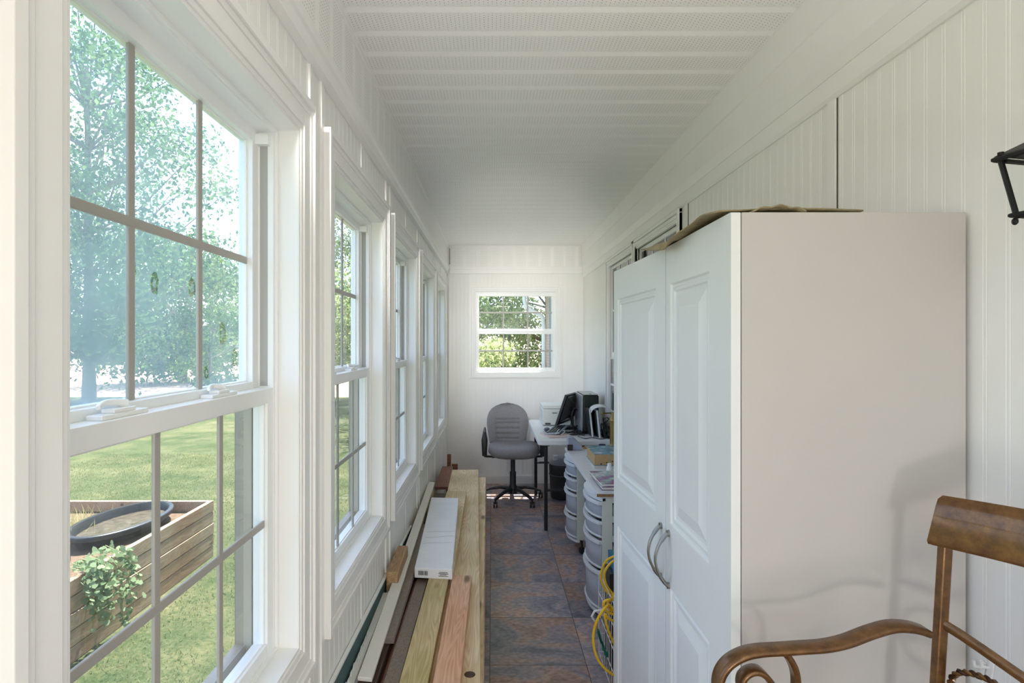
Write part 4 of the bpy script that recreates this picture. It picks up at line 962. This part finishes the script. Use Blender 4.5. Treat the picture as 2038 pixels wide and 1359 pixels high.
m = MB().tube([LC+Vector((0,0,zt_+.055)), LC+Vector((.02,0,zt_+.10)), Vector((.955, LC.y, zt_+.10))], .006, 8); m.box(.962, .973, LC.y-.05, LC.y+.05, 1.68, 1.95); m.tube([(.93, LC.y, zt_+.10), (.965, LC.y, zt_+.10)], .012, 8)
m.build('bracket', M_iron, ln)

# ------------------------------------------------------------------ bronze bar stool with scroll arms
def bronze():
    m, n, l, p = new_mat('brushed bronze'); tc = n.new('ShaderNodeTexCoord'); no = n.new('ShaderNodeTexNoise'); no.inputs['Scale'].default_value = 45; no.inputs['Detail'].default_value = 6; no.inputs['Roughness'].default_value = .7
    r = ramp(n, [(.30, (.085, .038, .013)), (.5, (.15, .068, .020)), (.72, (.23, .11, .03))]); l.new(tc.outputs['Object'], no.inputs['Vector']); l.new(no.outputs[0], r.inputs[0]); l.new(r.outputs[0], p.inputs['Base Color'])
    p.inputs['Metallic'].default_value = .45; p.inputs['Roughness'].default_value = .30; p.inputs['Coat Weight'].default_value = .3; return m
M_br = bronze()
st = thing('bar_stool', 'bronze metal bar stool with scrolled arms and rope twist back beside the wardrobe', 'stool', (.62, .78, 0))
# back posts: far one (towards the wardrobe) at P1, near one at P2
P1 = Vector((.800, .985, 0)); P2 = Vector((.86, .52, 0)); bd = (P2-P1).normalized()
fw = Vector((bd.y, -bd.x, 0));  fw = -fw if fw.x > 0 else fw       # seat direction (-x)
def post(P, name='post'):
    m = MB(); pts = []; rs = []
    for t in range(11):
        v = t/10; z = .0+1.145*v; lean = -.012+.03*(max(0, v-.55)/.45) ; pts.append(P+Vector((lean-.015, 0, z))); rs.append((.0115, .0125))
    m.tube(pts, rs, 4, flat=None); return m.build(name, M_br, st, bevel=.003)
post(P1, 'back_post'); post(P2, 'back_post')
# top rail: a curved, slightly rolled wide band
tr_ = MB(); nseg = 18
ring_ = [(-.008, -.042), (-.011, -.038), (-.011, .030), (-.008, .040), (.002, .044), (.010, .038), (.011, .025), (.010, -.036), (.006, -.042)]
vs = []; 
for k in range(nseg+1):
    t = k/nseg; bow = .055*math.sin(PI*t)
    p = P1.lerp(P2, t)+bd*(.012*(2*t-1))*1.4-fw*bow+Vector((.004, 0, 1.181+.010*math.sin(PI*t)))
    for (a, b) in ring_: vs.append(p-fw*(-a)*1.0+Vector((0, 0, b))-fw*(.012*(b/.04)))
nr = len(ring_); fs = [(i*nr+j, i*nr+(j+1) % nr, (i+1)*nr+(j+1) % nr, (i+1)*nr+j) for i in range(nseg) for j in range(nr)]; fs += [tuple(range(nr-1, -1, -1)), tuple(nseg*nr+j for j in range(nr))]
tr_.add(vs, fs); tr_.build('top_rail', M_br, st, smooth=50)
m = MB(); m.tube([P1.lerp(P2, k/nseg)+bd*(.012*(2*k/nseg-1))*1.4-fw*(.055*math.sin(PI*k/nseg)-.010)+Vector((.004, 0, 1.142+.010*math.sin(PI*k/nseg))) for k in range(nseg+1)], .0055, 8); m.build('rail_bead', M_br, st, smooth=True)
def on_back(t, z, off=0): return P1.lerp(P2, t)-fw*(.045*math.sin(PI*t)+off)+Vector((-.005, 0, z))
m = MB(); m.tube([on_back(k/16, 1.005-.055*math.sin(PI*min(1, k/16*1.0))**1.2, 0) for k in range(17)], [(.006, .009)]*17, 8); m.build('cross_rail', M_br, st, smooth=True)
m = MB(); m.tube([on_back(k/16, .875+.035*math.cos(PI*k/8)*.5, 0) for k in range(17)], [(.006, .008)]*17, 8); m.build('lower_rail', M_br, st, smooth=True)
def rope(path, r=.0042, tw=150):
    m = MB(); P = [Vector(p) for p in path]; res = []
    for i in range(len(P)-1):
        for k in range(6): res.append(P[i].lerp(P[i+1], k/6))
    res.append(P[-1])
    for ph in (0, PI):
        pts = []; L = 0
        for i, p in enumerate(res):
            t = (res[min(i+1, len(res)-1)]-res[max(i-1, 0)]).normalized(); a = t.cross(Vector((.9, .3, .1))).normalized(); b = t.cross(a)
            if i: L += (p-res[i-1]).length
            pts.append(p+a*r*.62*math.cos(L*tw*2+ph)+b*r*.62*math.sin(L*tw*2+ph))
        m.tube(pts, r*.8, 6, mi=0 if ph == 0 else 1)
    return m
M_br2 = mat('dark bronze', (.05, .022, .010), .35, .5)
for s in (0, 1):
    pts = []
    for k in range(25):
        a = 2*PI*k/24; t = .03+.36*(1-math.cos(a))/2*1.15; z = .905+.062*math.sin(a)*(1-.3*(1-math.cos(a))/2)-.05*(1-math.cos(a))/2
        pts.append(on_back(t if s == 0 else 1-t, z, .0))
    rope(pts).build('rope_loop', [M_br, M_br2], st, smooth=True)
# arms: flat band that sweeps forward, curls down, with an inner scroll
def arm(P, side):
    def q(px, py, Y=.985): return Vector(((px-979)*Y/F, P.y+(Y-.985), 1.5-(py-682)*Y/F))
    outer = [(1842, 1256), (1815, 1248), (1775, 1246), (1730, 1258), (1682, 1276), (1640, 1285), (1600, 1288), (1556, 1291), (1510, 1294), (1478, 1301), (1450, 1317), (1433, 1340), (1428, 1368), (1436, 1400), (1455, 1425), (1480, 1435)]
    inner = [(1552, 1293), (1567, 1305), (1580, 1330), (1584, 1360), (1580, 1400), (1565, 1440), (1545, 1500), (1535, 1560)]
    curl = [(1562, 1440), (1550, 1395), (1532, 1355), (1512, 1335), (1493, 1334), (1478, 1345), (1474, 1362), (1480, 1378), (1493, 1384)]
    dx = P.x-P1.x
    def sm(L):
        Pn = [q(*c_)+Vector((dx, 0, 0)) for c_ in L]; out = []
        for i in range(len(Pn)-1):
            p0, p1, p2, p3 = Pn[max(i-1, 0)], Pn[i], Pn[i+1], Pn[min(i+2, len(Pn)-1)]
            for k in range(4):
                t = k/4; out.append(.5*((2*p1)+(-p0+p2)*t+(2*p0-5*p1+4*p2-p3)*t*t+(-p0+3*p1-3*p2+p3)*t**3))
        return out+[Pn[-1]]
    for L, nm, wd, tk in ((outer, 'armrest', .017, .0065), (inner, 'arm_support', .010, .006), (curl, 'scroll', .014, .0055)):
        pts = sm(L); m = MB(); vs = []; n_ = len(pts)
        for i, p in enumerate(pts):
            t = (pts[min(i+1, n_-1)]-pts[max(i-1, 0)]).normalized(); a = Vector((0, 1, 0)); b = t.cross(a).normalized()
            for (ca, cb) in ((-1, -.45), (-.8, -.9), (.8, -.9), (1, -.45), (1, .45), (.8, .9), (-.8, .9), (-1, .45)): vs.append(p+a*wd*ca+b*tk*cb)
        fs = [(i*8+j, i*8+(j+1) % 8, (i+1)*8+(j+1) % 8, (i+1)*8+j) for i in range(n_-1) for j in range(8)]+[tuple(range(7, -1, -1)), tuple((n_-1)*8+j for j in range(8))]
        m.add(vs, fs); m.build(nm, M_br, st, smooth=50)
arm(P1, 1); arm(P2, -1)
scx, scy = .60, .72
seat_m = super_pad(scx, scy, .70, .765, .205, .205); seat_m.build('seat', mat('brown seat cushion', (.20, .11, .06), .8), st, smooth=60)
m = MB().lathe([(0, .66), (.19, .66), (.20, .668), (.20, .692), (.19, .70), (0, .70)], (scx, scy, 0), 32); m.build('seat_frame', M_br, st, smooth=True)
for (lx, ly) in ((.44, .90), (.44, .55)): MB().tube([(lx, ly, .69), (lx-.03, ly+(.02 if ly > .7 else -.02), 0)], [(.012, .012)]*2, 4).build('front_leg', M_br, st, bevel=.002)
m = MB().tube([(scx+.21*math.cos(2*PI*k/24), scy+.21*math.sin(2*PI*k/24), .28) for k in range(24)], .009, 8, closed=True); m.build('foot_ring', M_br, st, smooth=True)
# small white hooks on the right wall
for k, (px, py) in enumerate(((1958, 1340), (1973, 1341))):
    Y = XR*F/(px-979); z = 1.5-(py-682)*Y/F
    t = thing('wall_hook', ('left' if k == 0 else 'right')+' one of two small white hooks on the right wall behind the stool', 'hook', (XR, Y, z), 'small white wall hooks')
    MB().obox((XR-.003, Y, z), (.005, .012, .05), (.15, 0, 0)).build('plate', M_vinyl, t, bevel=.001)
    MB().tube([(XR-.006, Y, z+.012), (XR-.018, Y, z+.015), (XR-.020, Y, z+.026)], .003, 8).build('hook_arm', M_vinyl, t, smooth=True)

# ------------------------------------------------------------------ outdoors
GZ = -.40
def grass_mat():
    m, n, l, p = new_mat('lawn'); g = n.new('ShaderNodeNewGeometry')
    n1 = N(n, 'ShaderNodeTexNoise'); n1.inputs['Scale'].default_value = 1.3; n1.inputs['Detail'].default_value = 8; n1.inputs['Roughness'].default_value = .7; l.new(g.outputs['Position'], n1.inputs['Vector'])
    n2 = N(n, 'ShaderNodeTexNoise'); n2.inputs['Scale'].default_value = 30; n2.inputs['Detail'].default_value = 6; n2.inputs['Roughness'].default_value = .8; l.new(g.outputs['Position'], n2.inputs['Vector'])
    t = math_node(n, l, 'ADD', math_node(n, l, 'MULTIPLY', n1.outputs[0], .5), math_node(n, l, 'MULTIPLY', n2.outputs[0], .5))
    r = ramp(n, [(.34, (.03, .06, .022)), (.46, (.075, .105, .045)), (.56, (.165, .165, .08)), (.68, (.26, .24, .14))]); l.new(t, r.inputs[0]); l.new(r.outputs[0], p.inputs['Base Color']); p.inputs['Roughness'].default_value = .9; p.inputs['Specular IOR Level'].default_value = .1
    b = N(n, 'ShaderNodeBump'); b.inputs['Strength'].default_value = .8; b.inputs['Distance'].default_value = .03; l.new(n2.outputs[0], b.inputs['Height']); l.new(b.outputs[0], p.inputs['Normal']); return m
G_lawn = grass_mat()
struct(MB().box(-60, 40, -25, 19.5, GZ-.2, GZ).build('ground', G_lawn))
struct(MB().box(-160, 90, 19.5, 220, GZ-.22, GZ-.02).build('dirt_field', mat('pale red dirt', (.62, .42, .32), .95, var=.18, scale=.35)))
struct(MB().box(-.60, 1.10, YB-.1, YE+.1, GZ-.1, -.151).build('foundation', mat('foundation', (.4, .38, .35), .9)))
# grass blades near the windows
rg = random.Random(21); v_ = []; f_ = []
for k in range(60000):
    y = rg.uniform(1.0, 9.5); x = -rg.uniform(.75, 6.5)
    if -3.9 < x < -2.45 and y < 5.0: continue
    if mnoise.noise(Vector((x*1.5, y*1.5, 0))) < -.25 and rg.random() < .6: continue
    hgt = rg.uniform(.010, .028); a = rg.uniform(0, PI); dx, dy = math.cos(a)*.0035, math.sin(a)*.0035; bx_, by_ = rg.uniform(-.018, .018), rg.uniform(-.018, .018)
    b0 = len(v_); v_ += [(x-dx, y-dy, GZ), (x+dx, y+dy, GZ), (x+bx_, y+by_, GZ+hgt)]; f_.append((b0, b0+1, b0+2))
def leafmat(name, c1, c2, tr=.45):
    m, n, l, p = new_mat(name); n.remove(p); out = n['Material Output']
    g = n.new('ShaderNodeNewGeometry'); no = n.new('ShaderNodeTexWhiteNoise'); no.noise_dimensions = '1D'; l.new(g.outputs['Random Per Island'], no.inputs['W'])
    r = ramp(n, [(.1, c1), (.9, c2)]); l.new(no.outputs['Value'], r.inputs[0])
    d = n.new('ShaderNodeBsdfDiffuse'); t = n.new('ShaderNodeBsdfTranslucent'); mx = n.new('ShaderNodeMixShader'); mx.inputs[0].default_value = tr
    l.new(r.outputs[0], d.inputs[0]); l.new(r.outputs[0], t.inputs[0]); l.new(d.outputs[0], mx.inputs[1]); l.new(t.outputs[0], mx.inputs[2]); l.new(mx.outputs[0], out.inputs[0]); return m
mm = MB(); mm.v = v_; mm.f = f_; mm.m = [0]*len(f_)
tag(mm.build('grass', leafmat('grass blades', (.14, .18, .08), (.30, .30, .17), .4), recalc=False), 'short patchy green and straw coloured lawn grass outside the side windows', 'grass', kind='stuff')
L_tree = leafmat('tree leaves', (.06, .13, .05), (.18, .27, .10), .5)
L_pale = leafmat('pale leaves', (.14, .20, .07), (.34, .38, .18), .5)
L_dark = leafmat('dark leaves', (.05, .12, .03), (.14, .22, .06), .45)
L_end = leafmat('sunny leaves', (.14, .22, .07), (.44, .50, .22), .6)
L_bright = leafmat('bright leaves', (.30, .38, .14), (.62, .62, .36), .6)
M_bark = mat('bark', (.24, .20, .17), .9, var=.35, scale=14, bump=.6, bscale=30)
def tree(name, label, x, y, h, crown_r, crown_z0, nleaf, size, lm, seed, trunk_r=.16, group=None, cat='tree', clumps=46, squash=1.0):
    r = random.Random(seed); t = thing(name, label, cat, (x, y, GZ), group)
    m = MB(); lean = (r.uniform(-.3, .3), r.uniform(-.3, .3))
    tp = [Vector((x+lean[0]*(k/8)**2, y+lean[1]*(k/8)**2, GZ+h*.85*k/8)) for k in range(9)]
    m.tube(tp, [trunk_r*(1.25 if k == 0 else 1)*(1-.085*k) for k in range(9)], 10)
    cl_ = []
    for k in range(clumps):
        a = r.uniform(0, 2*PI); zz = r.random(); rad = crown_r*math.sqrt(max(.03, 1-(2*zz-1)**2*.85))*(r.random()**.5)
        c = Vector((x+rad*math.cos(a), y+rad*math.sin(a), GZ+crown_z0+(h-crown_z0)*zz)); cl_.append((c, crown_r*r.uniform(.16, .30)))
        k0 = min(7, max(1, int(8*max(0, (c.z-GZ-rad*.5))/(h*.85)))); s = tp[k0]
        mid = s.lerp(c, .5)+Vector((0, 0, -.12*rad)); m.tube([s, mid, c], [trunk_r*.28, trunk_r*.16, trunk_r*.05], 5)
    m.build('trunk', M_bark, t, smooth=True, recalc=False)
    vs = []; fs = []
    for k in range(nleaf):
        c, cr = cl_[r.randrange(len(cl_))]
        d = Vector((r.gauss(0, 1), r.gauss(0, 1), r.gauss(0, .55)*squash)); d = d.normalized()*cr*r.random()**.4*1.25; p = c+d
        a = Vector((r.gauss(0, 1), r.gauss(0, 1), r.gauss(0, 1))).normalized(); b = a.cross(Vector((r.gauss(0, 1), r.gauss(0, 1), r.gauss(0, 1)))).normalized(); s = size*r.uniform(.6, 1.3)
        b0 = len(vs); vs += [p-a*s*.5, p+b*s*.28, p+a*s*.5, p-b*s*.28]; fs.append((b0, b0+1, b0+2, b0+3))
    q = MB(); q.v = [tuple(p) for p in vs]; q.f = fs; q.m = [0]*len(fs); q.build('foliage', lm, t, recalc=False)
    return t
tree('lawn_tree', 'large leafy tree with a pale trunk at the lawn edge in the nearest window', -12.6, 17.4, 12.5, 4.1, 1.6, 26000, .16, L_tree, 1, .17, clumps=95)
tree('tree', 'leafy tree behind the large trunk, low crown reaching the right of the nearest window', -15.0, 27, 6.8, 4.4, .4, 14000, .24, L_tree, 2, .18, clumps=50)
tree('tree', 'tree further left behind the large lawn tree in the nearest window', -26, 31, 13, 5.5, 1.2, 10000, .30, L_tree, 3, .2)
tree('tree', 'tall tree at the left edge of the nearest window', -20.5, 21.5, 13, 4.6, 2.2, 12000, .2, L_pale, 4, .2, clumps=60)
tree('shrub', 'dark bushy shrub at the far lawn edge below the big tree crown', -10.4, 20.5, 3.1, 1.9, .1, 5000, .13, L_dark, 5, .05, cat='shrub', clumps=26)
tree('distant_tree', 'round distant tree low behind the lawn in the second window', -12.0, 42, 6.0, 4.0, .2, 6000, .32, L_tree, 6, .15, clumps=30)
tree('distant_tree', 'distant tree just right of the round one in the second window', -8.5, 38, 5.0, 3.4, .2, 6000, .3, L_pale, 7, .15, clumps=30)
for k, (x, y, h, lm, lb_) in enumerate(((-.9, 13.5, 7.5, L_dark, 'dark green tree at the left of the end window view'), (1.6, 15.5, 9, L_tree, 'tall green tree in the middle of the end window view'), (3.4, 17.5, 9.5, L_dark, 'dark tree behind the house corner in the end window'), (-3.6, 18.5, 9, L_tree, 'tree standing left of the end window view'))):
    tree('tree', lb_, x, y, h, 2.4, .6, 26000, .10, L_end if k % 2 == 0 else L_pale, 20+k, .12, clumps=60)
for k, (x, y, h, lb_) in enumerate(((-.1, 9.9, 1.9, 'pale sunlit bush at the left of the end window'), (.15, 12.6, 2.3, 'pale sunlit bush right of centre outside the end window'), (-.2, 11.3, 1.7, 'low pale bush in the middle outside the end window'))):
    tree('bush', lb_, x, y, h, .85, .1, 5000, .07, L_bright, 40+k, .03, cat='bush', clumps=24)
# far hedge line along the field
for k, (x, y) in enumerate(((-34, 52), (-27, 56), (-20, 55), (-45, 50), (-56, 46))):
    tree('field_tree', ['broad tree', 'rounded tree', 'dense tree', 'low wide tree', 'bushy tree'][k]+' in the row beyond the dirt field, %s' % ['second from right', 'middle', 'right end', 'left part', 'far left end'][k], x, y, 8.5, 5.5, .3, 5000, .42, L_tree, 60+k, .2, group='trees beyond the dirt field', clumps=30)
# house wing beyond the end wall
def brick_mat():
    m, n, l, p = new_mat('pale brick'); g = n.new('ShaderNodeNewGeometry'); s = n.new('ShaderNodeSeparateXYZ'); l.new(g.outputs['Position'], s.inputs[0]); cb = n.new('ShaderNodeCombineXYZ'); l.new(s.outputs[1], cb.inputs[0]); l.new(s.outputs[2], cb.inputs[1])
    b = n.new('ShaderNodeTexBrick'); b.inputs['Scale'].default_value = 4.5; b.inputs['Color1'].default_value = (.62, .42, .33, 1); b.inputs['Color2'].default_value = (.70, .52, .42, 1); b.inputs['Mortar'].default_value = (.7, .66, .6, 1)
    l.new(cb.outputs[0], b.inputs['Vector']); l.new(b.outputs['Color'], p.inputs['Base Color']); p.inputs['Roughness'].default_value = .9; return m
hs = thing('house_wing', 'pale pink brick wing of the house seen at the right of the end window', 'house', (3, 9, GZ))
MB().box(1.12, 6, YE+.35, 11.6, GZ, 2.75).build('wall', brick_mat(), hs)
MB().box(.72, 6.3, YE+.30, 11.9, 2.62, 2.75).build('eave', mat('cream eave', (.75, .66, .52), .6), hs)
MB().prism([(.70, YE+.30, 2.76), (6.3, YE+.30, 2.76), (6.3, YE+.30, 4.4)], (0, 5.6, 0)).build('roof', bpy.data.materials['roof shingles'], hs)
wf = MB().box(1.085, 1.119, 9.3, 9.36, .6, 2.35).box(1.085, 1.119, 10.2, 10.26, .6, 2.35).box(1.085, 1.119, 9.36, 10.2, .6, .66).box(1.085, 1.119, 9.36, 10.2, 2.29, 2.35).build('window', M_vinyl, hs)
MB().box(1.105, 1.118, 9.36, 10.2, .66, 2.29).build('pane', G_inner, wf)
MB().box(1.10, 1.119, 10.3, 10.62, .6, 2.35).build('shutter', mat('grey shutter', (.25, .26, .30), .6), hs)
gt = thing('gutter_downspout', 'white gutter with a curved downspout running down the house corner', 'gutter', (.7, 11.5, 2.6))
MB().prism([(.62, YE+.3, 2.60), (.72, YE+.3, 2.60), (.72, YE+.3, 2.73), (.60, YE+.3, 2.73), (.59, YE+.3, 2.68)], (0, 5.6, 0)).build('gutter', M_vinyl, gt)
MB().tube([(.67, 11.50, 2.60), (.67, 11.50, 2.38), (.70, 11.50, 2.26), (.80, 11.50, 2.17), (.96, 11.50, 2.10), (1.05, 11.50, 2.02), (1.07, 11.50, 1.88), (1.07, 11.50, 0), (1.07, 11.50, GZ)], [(.045, .045)]*9, 10, flat=None).build('downspout', M_vinyl, gt, smooth=True)
# raised garden bed with pond tubs and a trailing plant
bedt = thing('raised_garden_bed', 'raised garden bed of weathered stacked planks on the lawn outside the nearest window', 'garden bed', (-3.1, 3.9, GZ))
BDX0, BDX1, BDY0, BDY1 = -3.85, -2.50, 2.1, 4.96
def side(name, x0, y0, x1, y1, nb_=5):
    m = MB(); bh = .1; d = Vector((x1-x0, y1-y0, 0)).normalized(); s = Vector((-d.y, d.x, 0))*.02
    for k in range(nb_):
        a, b = Vector((x0, y0, GZ+.002+k*bh)), Vector((x1, y1, GZ+.002+k*bh)); j = s*(1+.12*((k*37) % 3-1)); u = Vector((0, 0, bh-.006))
        m.hexa([a-j, b-j, b+j, a+j, a-j+u, b-j+u, b+j+u, a+j+u])
    return m.build(name, W_bed, bedt, bevel=.004)
side('plank_side', BDX1, BDY0, BDX1, BDY1); side('plank_side', BDX0, BDY0, BDX0, BDY1); side('plank_side', BDX0+.02, BDY1-.02, BDX1-.02, BDY1-.02); side('plank_side', BDX0+.02, BDY0+.02, BDX1-.02, BDY0+.02)
MB().box(BDX0+.02, BDX1-.02, BDY0+.04, BDY1-.04, GZ, GZ+.40).build('soil', mat('soil', (.14, .09, .055), .95, var=.4, scale=30, bump=.6), bedt)
def tub(label, X, Y, rx, ry, zr, rot):
    t = thing('pond_tub', label, 'pond tub', (X, Y, zr-.1), 'black plastic tubs in the garden bed'); R = Matrix.Translation((X, Y, zr)) @ Matrix.Rotation(rot, 4, 'Z')
    def ell(prof, mb):
        n = 40; vs = []
        for (k, z) in prof:
            for j in range(n):
                a = 2*PI*j/n; vs.append(R @ Vector(((rx+k)*math.cos(a), (ry+k)*math.sin(a), z)))
        mb.add(vs, [(i*n+j, i*n+(j+1) % n, (i+1)*n+(j+1) % n, (i+1)*n+j) for i in range(len(prof)-1) for j in range(n)])
    m = MB(); ell([(.03, -.03), (.035, 0), (.03, .008), (0, .008), (-.01, -.01), (-.03, -.085)], m); m.build('tub_wall', mat('black pond plastic', (.03, .032, .036), .35), t, smooth=60, recalc=False)
    m = MB(); n = 40; m.add([R @ Vector(((rx-.02)*math.cos(2*PI*j/n), (ry-.02)*math.sin(2*PI*j/n), -.055)) for j in range(n)], [tuple(range(n))]); m.build('water', mat('murky water', (.10, .085, .06), .08, var=.4, scale=20), t, recalc=False)
tub('larger oval black pond tub at the far end of the garden bed', -2.93, 4.42, .25, .44, .105, -.05)
tub('black pond tub at the near end of the garden bed, mostly behind the window edge', -2.93, 3.30, .27, .40, .105, .1)
# trailing vine over the bed side
rv = random.Random(9); vine = thing('trailing_vine', 'pale green leafy vine trailing over the side of the garden bed', 'plant', (-2.5, 3.6, 0))
stems = MB(); vs = []; fs = []
for k in range(17):
    y = 3.48+rv.uniform(-.20, .27); x = BDX1+.03+rv.uniform(0, .03); L = rv.uniform(.15, .52); p = Vector((x-.1, y, .12+rv.uniform(0, .05))); path = [p]
    for q in range(7):
        p = Vector((BDX1+.045+rv.uniform(0, .05)+.02*q*.3, p.y+rv.uniform(-.025, .03), .13-L*q/6)); path.append(p)
    stems.tube(path, .0022, 5)
    for q in range(26):
        i = rv.randrange(len(path)-1); c = path[i].lerp(path[i+1], rv.random())+Vector((rv.uniform(-.01, .05), rv.uniform(-.045, .045), rv.uniform(-.02, .03)))
        nrm = Vector((.8, -.5, .9)).normalized()+Vector((rv.gauss(0, .35), rv.gauss(0, .35), rv.gauss(0, .35))); nrm.normalize(); a = nrm.cross(Vector((rv.gauss(0, 1), rv.gauss(0, 1), rv.gauss(0, 1)))).normalized(); b = nrm.cross(a); s = rv.uniform(.010, .021)
        b0 = len(vs); vs += [c-a*s, c-a*s*.4+b*s*.8, c+a*s*.6+b*s*.6, c+a*s*1.3, c+a*s*.6-b*s*.6, c-a*s*.4-b*s*.8]; fs.append(tuple(b0+i_ for i_ in range(6)))
stems.build('stems', mat('vine stem', (.25, .3, .12), .7), vine, recalc=False)
q = MB(); q.v = [tuple(p) for p in vs]; q.f = fs; q.m = [0]*len(fs); q.build('leaves', leafmat('vine leaves', (.12, .19, .09), (.30, .38, .22), .35), vine, recalc=False)
# straw coloured tuft in the bed
vs = []; fs = []
for k in range(260):
    x, y = -3.35+rv.gauss(0, .09), 4.35+rv.gauss(0, .12); h_ = rv.uniform(.08, .2); a = rv.uniform(0, PI); b0 = len(vs); vs += [(x-.004*math.cos(a), y-.004*math.sin(a), 0), (x+.004*math.cos(a), y+.004*math.sin(a), 0), (x+rv.uniform(-.1, .1), y+rv.uniform(-.1, .1), h_)]; fs.append((b0, b0+1, b0+2))
q = MB(); q.v = vs; q.f = fs; q.m = [0]*len(fs); tag(q.build('straw_tuft', leafmat('straw blades', (.4, .42, .16), (.65, .58, .3), .3), recalc=False), 'yellow green tuft of grass growing in the garden bed', 'plant')
